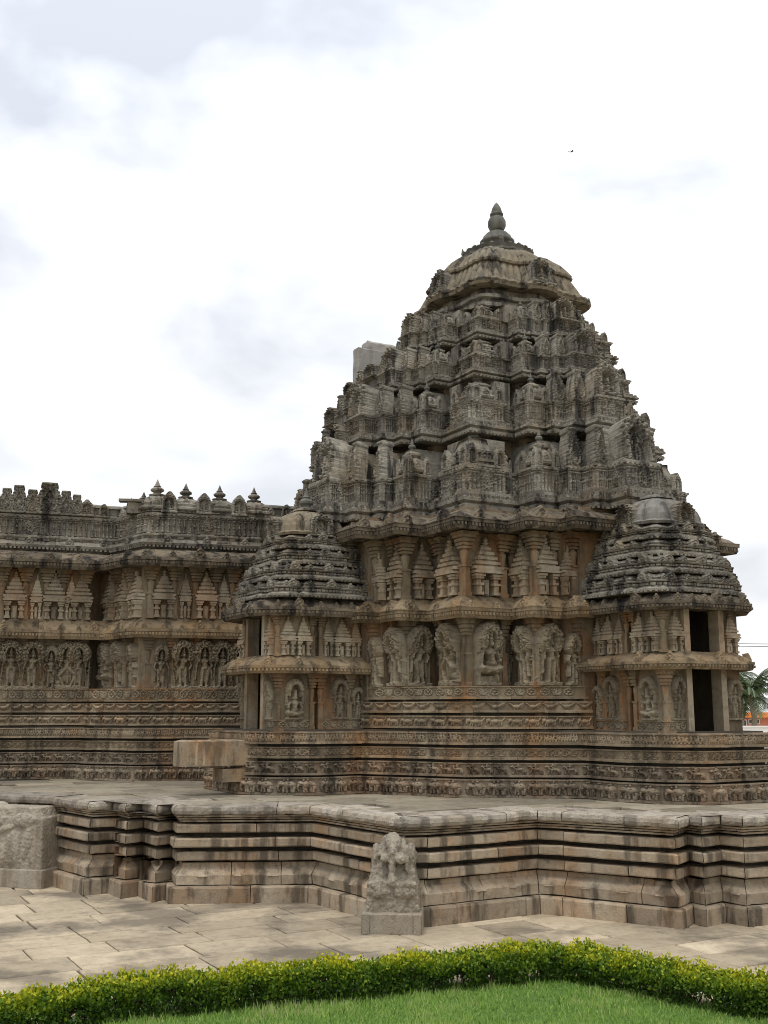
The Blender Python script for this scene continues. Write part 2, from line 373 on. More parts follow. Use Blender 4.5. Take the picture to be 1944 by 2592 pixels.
def figure(r, cx, z0, h, seed, pose='stand', deep=1.0, arms=4):
    q = random.Random(seed); u = h
    def c(x0, z0_, x1, z1, r0, r1, a, b=0.0): r.cap(cx + x0 * u, z0 + z0_ * u, cx + x1 * u, z0 + z1 * u, r0 * u, r1 * u, a * u * deep, b)
    def e_(x, z, rx, rz, a, b=0.0): r.ell(cx + x * u, z0 + z * u, rx * u, rz * u, a * u * deep, b)
    bend = q.uniform(-.05, .05)
    if pose == 'sit':
        c(-.18, .09, .18, .09, .08, .08, .15); c(-.2, .12, .1, .06, .07, .05, .17); c(.2, .12, -.1, .06, .07, .05, .17); c(.1, .1, .14, -.08, .06, .04, .13)
        tz = -.28
    elif pose == 'dance':
        c(-.05, .46, -.2, .28, .075, .06, .13); c(-.2, .28, -.08, .03, .055, .04, .12); c(.05, .46, .22, .3, .075, .06, .14); c(.22, .3, .1, .05, .055, .04, .13); e_(0, .3, .15, .2, .075); c(0, .42, .02, .1, .06, .04, .1); c(-.3, .02, .3, .02, .03, .03, .12); e_(.2, .12, .1, .1, .1); e_(-.2, .1, .08, .09, .1)
        tz = 0
    else:
        c(-.06, .02, -.07 + bend, .45, .045, .07, .12); c(.06, .02, .07 + bend, .45, .045, .07, .12); e_(-.08, .015, .06, .025, .14); e_(.08, .015, .06, .025, .14)
        c(0, .12, bend, .42, .05, .06, .085); tz = 0
    e_(bend, .47 + tz, .12, .06, .14)
    c(bend, .5 + tz, 0, .66 + tz, .075, .09, .14); e_(0, .67 + tz, .15, .05, .13); e_(-.05, .63 + tz, .05, .045, .165); e_(.05, .63 + tz, .05, .045, .165)
    e_(0, .785 + tz, .055, .07, .17); e_(-.06, .78 + tz, .02, .045, .11); e_(.06, .78 + tz, .02, .045, .11)
    c(0, .85 + tz, 0, .98 + tz, .06, .03, .15); e_(0, .86 + tz, .085, .02, .15)
    for sgn in (-1, 1):
        hx = q.uniform(.13, .22); hz = q.uniform(.42, .56)
        c(sgn * .15, .66 + tz, sgn * .2, .54 + tz, .04, .035, .12); c(sgn * .2, .54 + tz, sgn * hx, hz + tz, .033, .03, .14)
        if arms > 2:
            ax, az = q.uniform(.21, .28), q.uniform(.56, .68); bz = q.uniform(.7, .84)
            c(sgn * .15, .67 + tz, sgn * ax, az + tz, .035, .03, .09); c(sgn * ax, az + tz, sgn * (ax + .01), bz + tz, .03, .028, .10)
            e_(sgn * (ax + .01), bz + .05 + tz, q.uniform(.03, .055), q.uniform(.04, .07), .11)
        c(sgn * hx, hz + tz, sgn * (hx + .02), max(.05, hz - .3) + tz, .022, .02, .1)
def canopy(r, cx, zc, rx, rz, ix, iz, dep, seed=0):
    X, Z = r.X - cx, r.Z - zc
    o_ = (X / rx) ** 2 + (np.where(Z > 0, Z, Z * 1.4) / rz) ** 2; i_ = (X / ix) ** 2 + (np.where(Z > 0, Z, 0) / iz) ** 2
    k = (o_ < 1) & (i_ > 1) & (Z > -rz * .55)
    th = np.arctan2(Z, X); rr = np.sqrt(o_)
    pat = .5 * dep * .28 * (np.sin(th * 9 + seed) * np.sin(rr * 22 + th * 3) + .6 * np.sin(th * 23 + rr * 30))
    r.H = np.where(k, np.maximum(r.H, dep * (1 - .25 * rr ** 4) + pat), r.H)
    r.ring(cx, zc, ix * 1.12, .022, .02, dep, zc, iz / ix)
    for t in np.linspace(.1, math.pi - .1, 8): r.ell(cx + rx * .72 * math.cos(t), zc + rz * .72 * math.sin(t), .045, .045, .03, dep)
RM = {}
def reg(key, rel, m, back=.06): RM[key] = rel.mesh(key, M[m], back); return RM[key]
POSES = ['stand', 'stand', 'sit', 'dance', 'stand', 'stand', 'sit', 'dance', 'stand', 'stand']
for i in range(10):                                            # wall deities under leaf canopies, about 1.28 m
    r = Rel(.66, 1.3, .0135)
    sit_ = POSES[i] == 'sit'; r.box(-.3, .3, 0, .07, .14); r.box(-.27, .27, .07, .2, .1) if sit_ else None; figure(r, 0, .2 if sit_ else .07, 1.22 if sit_ else 1.0, i, POSES[i], 1.15, 4 if i != 4 else 2)
    for sg in (-1, 1):
        r.cap(sg * .28, .07, sg * .28, .92, .025, .025, .05)
        figure(r, sg * .23, .07, .36, i * 7 + sg, 'stand', .9, 2)
        qq = random.Random(i * 3 + sg)
        for _k in range(16): r.ell(sg * qq.uniform(.12, .3), qq.uniform(.42, .9), qq.uniform(.015, .035), qq.uniform(.02, .05), qq.uniform(.05, .1))
    canopy(r, 0, .9, .325, .36, .12, .17, .22, i); r.texture(.009, 75, 95, i); r.pits(90, .014, .06, i, .86); r.pits(60, .011, .035, i + 9, .08, .86); reg('deity_%d' % i, r, 'statue')
for i in range(3):                                            # slender attendants for the recesses
    r = Rel(.4, 1.22, .0135); r.box(-.17, .17, 0, .06, .1); figure(r, 0, .06, .9, 40 + i, 'stand', 1.05, 2)
    canopy(r, 0, .86, .195, .3, .09, .14, .17, i); r.texture(.008, 80, 90, i); r.pits(60, .013, .05, i); reg('attendant_%d' % i, r, 'statue')
for i in range(3):                                            # small shrine figures in carved arches
    r = Rel(.42, .86, .012); r.box(-.2, .2, 0, .04, .07); figure(r, 0, .05, .62 if i != 1 else .78, 60 + i, ['stand', 'sit', 'stand'][i], 1.0, 4)
    canopy(r, 0, .6, .205, .245, .105, .13, .1, i); r.texture(.006, 90, 100, i); r.pits(60, .011, .035, i); reg('arch_figure_%d' % i, r, 'statue')
def elephant(r, cx, z0, s, seed):
    q = random.Random(seed); c = lambda x0, z0_, x1, z1, r0, r1, a: r.cap(cx + x0 * s, z0 + z0_ * s, cx + x1 * s, z0 + z1 * s, r0 * s, r1 * s, a * s)
    r.ell(cx + .05 * s, z0 + .58 * s, .4 * s, .27 * s, .26 * s); r.ell(cx - .36 * s, z0 + .66 * s, .17 * s, .19 * s, .3 * s); r.ell(cx - .25 * s, z0 + .62 * s, .1 * s, .16 * s, .33 * s)
    c(-.45, .6, -.52, .3, .08, .05, .22); c(-.52, .3, -.44, .1, .05, .04, .2); c(-.42, .5, -.6, .42, .03, .02, .26)
    for x in (-.2, -.06, .2, .36): c(x, .4, x + q.uniform(-.05, .05), .03, .09, .08, .2)
    c(.44, .6, .48, .25, .03, .03, .12); r.ell(cx + .02 * s, z0 + .92 * s, .08 * s, .12 * s, .2 * s); r.ell(cx - .2 * s, z0 + .9 * s, .06 * s, .09 * s, .18 * s)
def horse(r, cx, z0, s, seed):
    q = random.Random(seed); c = lambda x0, z0_, x1, z1, r0, r1, a: r.cap(cx + x0 * s, z0 + z0_ * s, cx + x1 * s, z0 + z1 * s, r0 * s, r1 * s, a * s)
    r.ell(cx + .05 * s, z0 + .48 * s, .34 * s, .16 * s, .24 * s); c(-.22, .52, -.36, .78, .11, .09, .24); c(-.36, .78, -.5, .68, .08, .05, .24)
    for x, k in ((-.22, -.16), (-.12, .02), (.26, .08), (.34, .16)): c(x, .42, x + k + q.uniform(-.05, .05), .05, .07, .045, .18)
    c(.38, .5, .5, .25, .05, .04, .14); c(.0, .58, .0, .82, .1, .09, .26); r.ell(cx, z0 + .92 * s, .07 * s, .08 * s, .26 * s); c(.0, .55, -.06, .3, .06, .04, .27); c(-.05, .78, -.22, .72, .04, .03, .26); c(.06, .78, .18, .9, .04, .03, .24)
for i in range(3):
    r = Rel(.36, .31, .011); elephant(r, 0, 0, .3, i); r.pits(16, .012, .03, i); reg('elephant_%d' % i, r, 'friezelow', .03)
    r = Rel(.31, .26, .011); horse(r, 0, 0, .26, i); r.pits(16, .011, .03, i); reg('horse_%d' % i, r, 'friezelow', .03)
for i in range(2):                                            # court and battle scenes
    r = Rel(.62, .2, .011); q = random.Random(i)
    x = -.28
    while x < .29:
        h = q.uniform(.13, .18); r.ell(x, h, .02, .022, .045); r.cap(x, h - .03, x + q.uniform(-.02, .02), .07, .025, .022, .04); r.cap(x - .01, .07, x - .02, .01, .016, .012, .035); r.cap(x + .01, .07, x + .025, .01, .016, .012, .035)
        r.cap(x + .02, h - .04, x + .05, h - .04 + q.uniform(-.04, .05), .012, .01, .03); x += q.uniform(.045, .065)
    r.box(-.31, .31, 0, .012, .02); reg('narrative_%d' % i, r, 'frieze', .03)
r = Rel(.6, .19, .0105)                                       # vine scroll
for i in range(4):
    cx = -.225 + .15 * i; r.ring(cx, .095, .062, .014, .026); r.ring(cx, .095, .034, .011, .03); r.ell(cx, .095, .018, .018, .035)
    for k in range(6): r.ell(cx + .078 * math.cos(k * 1.05 + i), .095 + .078 * math.sin(k * 1.05 + i), .018, .018, .025)
    if i < 3: r.cap(cx + .05, .15 if i % 2 else .04, cx + .1, .04 if i % 2 else .15, .012, .012, .025)
r.pits(50, .01, .025, 3); reg('scroll', r, 'frieze', .03)
r = Rel(.3, .2, .0105); r.ell(0, .09, .085, .055, .05); r.cap(-.06, .11, -.1, .16, .025, .018, .045); r.ell(-.115, .165, .024, .02, .045); r.cap(.05, .1, .13, .17, .03, .05, .035); r.cap(-.02, .05, -.03, .01, .014, .016, .03); r.cap(.03, .05, .03, .01, .014, .016, .03)
for k in range(5): r.ell(.09 + .02 * (k % 3), .06 + .028 * k, .02, .018, .03)
reg('goose', r, 'frieze', .03)
r = Rel(.32, .2, .0105); r.ell(0, .1, .11, .05, .05); r.ell(-.12, .12, .05, .045, .055); r.cap(-.14, .12, -.15, .06, .02, .02, .05); r.cap(.1, .11, .14, .17, .02, .014, .04)
for x in (-.08, -.04, .06, .1): r.cap(x, .08, x - .02, .012, .02, .016, .035)
for k in range(6): r.ell(-.1 + .045 * k, .175, .018, .015, .025)
reg('beast', r, 'frieze', .03)
r = Rel(.54, .21, .0105)                                      # socle: rosettes and lotus bands
for cx in (-.19, .19):
    r.ring(cx, .105, .072, .014, .028); r.ell(cx, .105, .026, .026, .035)
    for k in range(6): r.ell(cx + .046 * math.cos(k * 1.047), .105 + .046 * math.sin(k * 1.047), .017, .017, .028)
for k in range(7): r.cap(-.0 + (k - 3) * .016, .03, (k - 3) * .03, .17, .009, .013, .028)
r.box(-.27, .27, 0, .014, .02); r.box(-.27, .27, .195, .21, .02); r.pits(40, .01, .025, 4); reg('rosette_band', r, 'statue', .03)
r = Rel(.26, .3, .011)                                        # horseshoe eave ornament
r.ell(0, .11, .12, .11, .05); r.ring(0, .12, .085, .025, .035, .03); r.ell(0, .12, .035, .04, .05, .03); r.box(-.13, .13, 0, .03, .05); r.ell(0, .24, .05, .06, .06); r.ell(-.1, .05, .03, .05, .06); r.ell(.1, .05, .03, .05, .06)
r.texture(.008, 110, 100, 1); r.pits(26, .011, .035, 5); reg('horseshoe', r, 'tower', .12); reg('horseshoe_e', r, 'eave', .12); reg('horseshoe_m', r, 'eave_mid', .12)
for i in range(2):                                            # teardrop (vase) slab
    r = Rel(.44, .92, .0115); X, Z = r.X, r.Z
    wd = np.interp(Z, [0, .04, .3, .55, .72, .8, .82, .92], [.15, .2, .205, .18, .13, .11, .135, .12]); r.H = np.where(np.abs(X) < wd, .05 + .02 * (1 - (X / .22) ** 2), -1)
    td = np.interp(Z, [.08, .14, .3, .45, .6, .74], [.0, .09, .135, .10, .045, .0]); e2 = np.abs(np.abs(X) - td)
    r.H = np.where((e2 < .018) & (Z > .08) & (Z < .76), r.H + .035, r.H); r.H = np.where((np.abs(X) < td - .03) & (Z > .1) & (Z < .7), r.H - .015, r.H)
    for k, (cx, cz) in enumerate([(-.05, .22), (.05, .22), (0, .34), (-.03, .44), (.03, .5), (0, .16)]): r.ring(cx, cz, .034, .012, .03, .05); r.ell(cx, cz, .014, .014, .03, .05)
    for k in range(7):
        for sg in (-1, 1): r.ell(sg * (np.interp(.12 + k * .09, [0, .3, .8], [.185, .185, .12])), .12 + k * .09, .022, .03, .03, .055)
    for k in range(3): r.box(-.13 + k * .09, -.13 + k * .09 + .075, .84, .905, .1)
    if i: r.ell(0, .3, .05, .12, .05, .06)
    r.texture(.008, 120, 120, i); r.pits(120, .012, .05, i, .06); reg('teardrop_%d' % i, r, 'tower', .2)
for i in range(2):                                            # standing deity niche of the tower faces
    r = Rel(.92, 1.12, .0135); X, Z = r.X, r.Z
    wd = np.interp(Z, [0, .08, .1, .62, .8, .95, 1.05, 1.12], [.45, .45, .41, .41, .40, .3, .16, .05]); r.H = np.where(np.abs(X) < wd, .1, -1)
    arch = ((X / .21) ** 2 + (np.clip(Z - .58, 0, None) / .28) ** 2 < 1) & (Z > .12); r.H = np.where(arch, -.08, r.H)
    rr = np.hypot(X, np.clip(Z - .58, 0, None)); r.H = np.where((~arch) & (r.H > -.5) & (Z > .55), r.H + .04 * np.sin(np.arctan2(Z - .58, X) * 12) * np.sin(rr * 40) + .02, r.H)
    for sg in (-1, 1):
        r.cap(sg * .26, .1, sg * .26, .58, .035, .03, .05, .1); r.ell(sg * .26, .6, .06, .03, .07, .1); r.ell(sg * .26, .12, .06, .035, .07, .1)
        for k in range(6): r.ring(sg * .36, .16 + .085 * k, .028, .012, .03, .1)
    for t in np.linspace(.2, math.pi - .2, 9): r.ell(.31 * math.cos(t), .6 + .37 * math.sin(t), .04, .04, .05, .1)
    r.H = np.where(arch, np.maximum(r.H, -.08), r.H); figure(r, 0, .13, .62 if i == 0 else .75, 80 + i, ['stand', 'sit'][i], 1.0, 4)
    r.box(-.46, .46, 0, .07, .16); r.texture(.008, 90, 95, i); r.pits(170, .015, .07, i, .08); reg('niche_%d' % i, r, 'tower', .25)
r = Rel(.32, .56, .0115)                                      # little arched niche
wd = np.interp(r.Z, [0, .3, .44, .56], [.15, .15, .11, .03]); r.H = np.where(np.abs(r.X) < wd, .05, -1)
a_ = ((r.X / .085) ** 2 + (np.clip(r.Z - .28, 0, None) / .12) ** 2 < 1) & (r.Z > .07); r.H = np.where(a_, -.02, r.H); figure(r, 0, .07, .32, 5, 'sit', 1.0, 2)
for t in np.linspace(.1, math.pi - .1, 7): r.ell(.115 * math.cos(t), .3 + .16 * math.sin(t), .02, .022, .03, .05)
for sg in (-1, 1): r.cap(sg * .115, .06, sg * .115, .27, .018, .018, .025, .05)
r.box(-.16, .16, 0, .05, .08); r.texture(.004, 120, 120, 2); r.pits(34, .011, .04, 3); reg('small_niche', r, 'tower', .12)
for i in range(2):                                            # band of little pillars round a medallion
    r = Rel(.94, .46, .0125); r.H[:] = 0.0
    if i == 0:
        r.ell(0, .22, .15, .2, .03); r.ring(0, .22, .12, .028, .045); r.ring(0, .22, .06, .02, .05); r.ell(0, .22, .03, .03, .07); r.ell(0, .42, .05, .05, .06)
        for k in range(10): r.ell(.145 * math.cos(k * .628), .22 + .165 * math.sin(k * .628), .028, .028, .05)
        xs = (-.41, -.31, -.21, .21, .31, .41)
    else: xs = (-.4, -.27, -.14, 0, .14, .27, .4)
    for x in xs:
        r.cap(x, .06, x, .36, .026, .022, .06); r.box(x - .04, x + .04, .37, .41, .065); r.box(x - .04, x + .04, .0, .05, .06); r.ell(x, .2, .034, .04, .075)
    r.box(-.47, .47, .43, .46, .05); r.texture(.006, 110, 100, i); r.pits(110, .014, .05, i, .03, .42); reg('pillar_band_%d' % i, r, 'tower', .02)

# shared solid ornaments
def finial_mesh(key, m):
    b = MB(); b.lathe([(.10, 0), (.24, .05), (.26, .13), (.17, .17), (.11, .22), (.13, .27), (.20, .34), (.21, .43), (.15, .52), (.09, .56), (.12, .6), (.085, .66), (.04, .85), (.008, 1.0)], 12)
    RM[key] = b.mesh(key, M[m], False); return RM[key]
finial_mesh('finial', 'finial'); finial_mesh('finial_t', 'tower')
def turret_mesh(key, wd, h, m, tiers=5):
    """wall turret: two stubby pillars, a slab and a stepped pyramidal tower, standing proud of the wall"""
    b = MB(); d = wd * .36; pw = wd * .17
    for cx in (-wd * .31, wd * .31):
        b.box(cx - pw * .75, cx + pw * .75, -d * .85, .05, 0, h * .05); b.box(cx - pw * .5, cx + pw * .5, -d * .72, .05, h * .05, h * .16)
        b.box(cx - pw * .8, cx + pw * .8, -d * .85, .05, h * .16, h * .2); b.box(cx - pw * .45, cx + pw * .45, -d * .65, .05, h * .2, h * .27)
        b.box(cx - pw * .8, cx + pw * .8, -d * .85, .05, h * .27, h * .31); b.box(cx - pw, cx + pw, -d * .95, .05, h * .31, h * .35)
    b.box(-wd * .12, wd * .12, -d * .35, .05, 0, h * .26); b.box(-wd * .07, wd * .07, -d * .5, .05, .02, h * .2)
    b.box(-wd * .52, wd * .52, -d * 1.1, .05, h * .36, h * .4); b.box(-wd * .46, wd * .46, -d, .05, h * .4, h * .43)
    z = h * .43; k = tiers
    for i in range(k):
        f0 = 1 - i / (k + .6); th = h * .42 / k; ww = wd * .5 * f0 ** .95 + .02; dd = d * (.35 + .6 * f0)
        b.box(-ww, ww, -dd, .05, z, z + th * .6, .004); b.box(-ww * .74, ww * .74, -dd * .7, .05, z + th * .6, z + th); z += th
    b.lathe([(wd * .05, z), (wd * .12, z + h * .03), (wd * .06, z + h * .06), (wd * .09, z + h * .09), (.005, z + h * .14)], 8, 0, -d * .35)
    RM[key] = b.mesh(key, M[m]); return RM[key]
turret_mesh('turret', .52, 1.22, 'turret', 5); turret_mesh('turret_small', .28, 1.05, 'turret', 6); turret_mesh('turret_low', .4, .78, 'turret', 5)
def column_mesh(key, r, h, m):
    b = MB(); b.box(-r * 1.2, r * 1.2, -r * 1.2, r * 1.2, 0, h * .07); b.box(-r * .95, r * .95, -r * .95, r * .95, h * .07, h * .46); b.box(-r * 1.25, r * 1.25, -r * 1.25, r * 1.25, h * .46, h * .49)
    b.lathe([(r * .8, h * .49), (r * .85, h * .54), (r * 1.2, h * .68), (r * 1.15, h * .70), (r * .8, h * .72), (r * .8, h * .74)], 12)
    for k_, (a_, c_, w_) in enumerate(((.74, .775, 1.35), (.775, .79, 1.0), (.79, .83, 1.55), (.83, .845, 1.15), (.845, .89, 1.8), (.89, .91, 1.4), (.91, .955, 2.1), (.955, 1.0, 2.5))): b.box(-r * w_, r * w_, -r * w_, r * w_, h * a_, h * c_)
    RM[key] = b.mesh(key, M[m]); return RM[key]
column_mesh('column', .085, 1.32, 'wall')

# ------------------------------------------------------------------ plan frame of the temple: l, r run along the normals of its two visible sides
AL = math.radians(61); NLv = np.array((-math.sin(AL), -math.cos(AL))); NRv = np.array((math.cos(AL), -math.sin(AL))); CEN = np.array((2.94, 26.35))
def W(l, r): return CEN + l * NLv + r * NRv
ZP = 1.65
FACES = [lambda t, o: W(t, o), lambda t, o: W(-o, t), lambda t, o: W(-t, -o), lambda t, o: W(o, -t)]
FN = [NRv, -NLv, -NRv, NLv]
def star(half, close=True):
    pts = []
    for fc in FACES:
        full = half + [(-t, o) for t, o in reversed(half)]
        for t, o in full[:-1]: pts.append(fc(t, o))
    return Path(pts, True)

# ---------------------------------------- relief frieze bands
def band(path, z0, z1, off, m, keys, wd, parent, base, name, cname, prop=.05, a=None, b=None, blen=1.3):
    face = off - .03
    prof = [(-.28, z0), (off + .012, z0), (off + .012, z0 + .045), (face, z0 + .05), (face, z1 - .03), (off, z1 - .025), (off, z1), (-.28, z1)]
    bl = blocks(path, prof, M[m], name, parent, base, blen, a=a, b=b, amp=.008, wob=.012)
    h = z1 - z0 - .07; i0 = rnd.randrange(9)
    for i in range(path.ns):
        lo, hi = path.cum[i], path.cum[i + 1]
        if a is not None: lo, hi = max(lo, a), min(hi, b)
        ln = hi - lo - .04; n = int(ln / wd + .35)
        if n < 1: continue
        for j in range(n):
            q = lo + .02 + ln * (j + .5) / n; p, nn, _ = path.at(q)
            key = keys[(i0 + j + i) % len(keys)]; me = RM[key]; bb = RM.setdefault('d_' + key, (max(v.co.x for v in me.vertices) * 2, max(v.co.z for v in me.vertices)))
            sx = min(1.25, ln / n / bb[0]); pp = p + nn * face
            new(cname, me, owner(bl, q), (pp[0] - base[0], pp[1] - base[1], z0 + .05 - base[2]), rzof(nn), (sx * rnd.choice((1, 1, .96)), 1, h / bb[1]))
    return bl
ELE = ['elephant_0', 'elephant_1', 'elephant_2', 'elephant_1']; HOR = ['horse_0', 'horse_1', 'horse_2']; NAR = ['narrative_0', 'narrative_1']
def lower_friezes(path, parent, base):
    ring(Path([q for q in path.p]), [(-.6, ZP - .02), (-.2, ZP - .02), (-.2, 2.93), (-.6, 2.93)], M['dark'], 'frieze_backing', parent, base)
    band(path, ZP + .005, 2.0, .10, 'friezelow', ELE, .34, parent, base, 'elephant_frieze', 'elephant_carving')
    band(path, 2.04, 2.31, .04, 'friezelow', HOR, .29, parent, base, 'horse_frieze', 'rider_carving')
    band(path, 2.365, 2.59, .02, 'frieze', ['scroll'], .6, parent, base, 'scroll_frieze', 'scroll_carving')
    band(path, 2.65, 2.89, .05, 'frieze', NAR, .6, parent, base, 'story_frieze', 'story_carving')
def upper_friezes(path, parent, base):
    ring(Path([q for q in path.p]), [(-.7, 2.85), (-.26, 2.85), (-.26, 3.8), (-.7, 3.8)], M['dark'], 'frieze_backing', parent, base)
    band(path, 2.955, 3.21, -.04, 'frieze', ['beast'], .33, parent, base, 'beast_frieze', 'beast_carving')
    band(path, 3.27, 3.49, -.06, 'frieze', ['goose'], .3, parent, base, 'goose_frieze', 'goose_carving')
def eave(path, zb, zt, over, m, parent, base, name='eave_block', blen=1.2, orn=None, step_orn=.62, oscale=1.0):
    h = zt - zb
    prof = [(-.35, zt), (.06, zt), (over * .35, zt - h * .12), (over * .7, zt - h * .32), (over * .88, zt - h * .5), (over * .9, zt - h * .55), (over, zt - h * .56), (over, zt - h * .7), (over * .95, zt - h * .72), (over * .96, zt - h * .88), (over * .9, zb), (over * .5, zb + .05), (.0, zb + .04), (-.35, zb + .04)]
    bl = blocks(path, prof, M[m], name, parent, base, blen, step=.22, amp=.013, wob=.012)
    beads(path, zb + h * .14, over * .955, parent, base, m, pitch=.08, w_=.045, h_=h * .12)
    ring(path, [(over * .4, zt - h * .56), (over * 1.03, zt - h * .56), (over * 1.03, zt - h * .52), (over * .4, zt - h * .5)], M[m], 'eave_fillet', parent, base, step=.5) if path.closed else None
    if orn:
        for i in range(path.ns):
            a0 = path.p[i] + path.m[i] * over; a1 = path.p[(i + 1) % len(path.p)] + path.m[(i + 1) % len(path.p)] * over
            ln = float(np.dot(a1 - a0, path.d[i]))
            if ln < .24: continue
            n = max(1, int(ln / step_orn))
            for j in range(n):
                t = (j + .5) / n; p = a0 + (a1 - a0) * t - path.n[i] * over * .1; big = 1.15 if (n % 2 and j == n // 2) else rnd.uniform(.6, .8)
                q = path.cum[i] + path.len[i] * t
                o_ = new('horseshoe_ornament', RM['horseshoe_e' if m == 'eave' else 'horseshoe_m'], owner(bl, q), (p[0] - base[0], p[1] - base[1], zt - h * .6 - base[2]), rzof(path.n[i]), (big * oscale, big * oscale, big * oscale * 1.05))
                o_.rotation_euler[0] = -.25
    return bl

# ================================================================== MAIN SANCTUARY TOWER
B0 = (float(CEN[0]), float(CEN[1]), ZP)
tower = thing('temple_tower', 'tallest stone temple tower with stepped tiers, ribbed dome and pot finial', 'temple tower', B0)
def loc(p, z, b=B0): return (p[0] - b[0], p[1] - b[1], z - b[2])
pl = Path([W(*q) for q in [(4.9, 1.25), (4.65, 1.6), (3.9, 2.75), (3.5, 3.5), (2.75, 3.9), (1.6, 4.65), (1.25, 4.9)]])
lower_friezes(pl, tower, B0)
plu = Path([W(*q) for q in [(4.6, 1.15), (4.5, 1.5), (3.85, 2.72), (3.45, 3.45), (2.72, 3.85), (1.5, 4.5), (1.15, 4.6)]])
upper_friezes(plu, tower, B0)
band(Path([W(*q) for q in [(4.5, 1.2), (4.42, 1.45), (4.1, 2.14), (3.75, 2.75), (3.5, 3.5), (2.75, 3.75), (2.14, 4.1), (1.45, 4.42), (1.2, 4.5)]]), 3.535, 3.79, .0, 'wall', ['rosette_band'], .54, tower, B0, 'rosette_course', 'rosette_carving')
wall_half = [(3.36, 3.36), (2.36, 3.36), (2.36, 3.1), (2.1, 3.1), (2.1, 4.04), (1.58, 4.04), (1.58, 4.3), (1.3, 4.3), (1.3, 4.5)]
wp = star(wall_half)
ring(wp, [(-.5, 1.7), (-.02, 1.7), (-.02, 5.25), (-.5, 5.25)], M['wall'], 'lower_wall', tower, B0, step=.4)
ring(wp, [(-.5, 5.3), (-.06, 5.3), (-.06, 7.2), (-.5, 7.2)], M['wall'], 'upper_wall', tower, B0, step=.4)
ep = star([(3.36, 3.36), (2.1, 3.36), (2.1, 4.04), (1.3, 4.04), (1.3, 4.5)])
eave(ep, 5.12, 5.6, .38, 'eave_mid', tower, B0, 'mid_eave_block', orn=True, step_orn=.42, oscale=.75)
eave(ep, 6.88, 7.37, .54, 'eave', tower, B0, 'top_eave_block', orn=True, step_orn=.66, oscale=.85)
ring(ep, [(-.6, 7.3), (.04, 7.3), (.04, 7.42), (-.6, 7.42)], M['core'], 'roof_bed', tower, B0)
# wall figures: (l, r, normal, key, scale)
def put(key, name, l, r, nn, z, sc=1.0, parent=tower, base=B0, sx=None, up=0.0):
    p = W(l, r); s3 = (sc if sx is None else sx, sc * (1.3 if 'turret' in key else 1.08), sc)
    return new(name, RM[key], parent, loc(p, z, base), rzof(nn), s3)
for l, r, nn, key, s_ in [(2.86, 3.37, NRv, 'deity_2', 1.02), (3.37, 2.86, NLv, 'deity_3', 1.02), (1.84, 4.05, NRv, 'deity_0', .98), (4.05, 1.84, NLv, 'deity_5', .98),
                          (2.23, 3.11, NRv, 'attendant_0', .95), (3.11, 2.23, NLv, 'attendant_1', .95), (2.11, 3.72, NLv, 'deity_4', .96), (3.72, 2.11, NRv, 'deity_1', 1.0),
                          (1.44, 4.31, NRv, 'attendant_2', .9), (4.31, 1.44, NLv, 'attendant_1', .9)]:
    put(key, 'deity_relief' if 'deity' in key else 'attendant_relief', l, r, nn, 3.8, s_, sx=s_ * (.9 if 'deity' in key else .85))
for l, r, nn, key, sx in [(2.86, 3.3, NRv, 'turret', 1.3), (3.3, 2.86, NLv, 'turret', 1.3), (1.84, 3.98, NRv, 'turret', .95), (3.98, 1.84, NLv, 'turret', .95),
                          (2.23, 3.04, NRv, 'turret_small', .9), (3.04, 2.23, NLv, 'turret_small', .9), (2.04, 3.62, NLv, 'turret', .85), (3.62, 2.04, NRv, 'turret', .9), (1.44, 4.24, NRv, 'turret_small', 1), (4.24, 1.44, NLv, 'turret_small', 1),
                          (.6, 4.44, NRv, 'turret', 1), (4.44, .6, NLv, 'turret', 1), (-.3, 4.44, NRv, 'turret', 1)]:
    put(key, 'turret_relief', l, r, nn, 5.62, 1.0, sx=sx)
for l, r in [(3.33, 3.33), (2.4, 3.3), (3.3, 2.4), (2.07, 4.0), (4.0, 2.07), (1.6, 4.0), (4.0, 1.6), (2.07, 3.22), (3.22, 2.07), (1.32, 4.28), (4.28, 1.32)]:
    new('engaged_column', RM['column'], tower, loc(W(l, r), 5.58), rzof(NRv))
for l, r in [(3.28, 3.28), (2.4, 3.3), (3.3, 2.4), (2.07, 3.95), (3.95, 2.07), (1.6, 4.0), (4.0, 1.6), (1.3, 4.35), (4.35, 1.3)]:
    new('pilaster', RM['column'], tower, loc(W(l, r), 3.78), rzof(NRv), (.72, .72, 1.05))

# ---------------------------------------- miniature shrine units (aedicules) of the tiers
def sqpath(hw, pr=.06):
    s_ = hw; c = hw * .46; p = hw + pr
    pts = [(-s_, -s_), (-c, -s_), (-c, -p), (c, -p), (c, -s_), (s_, -s_), (s_, -c), (p, -c), (p, c), (s_, c), (s_, s_), (c, s_), (c, p), (-c, p), (-c, s_), (-s_, s_), (-s_, c), (-p, c), (-p, -c), (-s_, -c)]
    return Path(pts, True)
UP = sqpath(.46)
def ring_mesh(key, path, prof, m, step=.25, amp=.008):
    v, f = sweep(path, 0, path.total, prof, step, amp, whole=True); RM[key] = mesh(key, v, f, M[m]); return RM[key]
UI = -.3
ring_mesh('unit_base', UP, [(UI, 0), (.05, 0), (.09, .03), (.09, .08), (.05, .1), (.05, .13), (.10, .15), (.10, .19), (.04, .25), (.0, .27), (.0, .31), (.06, .33), (.06, .39), (.0, .41), (UI, .41)], 'tower')
ring_mesh('unit_band', UP, [(UI, .41), (-.03, .41), (-.03, .88), (UI, .88)], 'tower')
RP = sqpath(.27, .07)
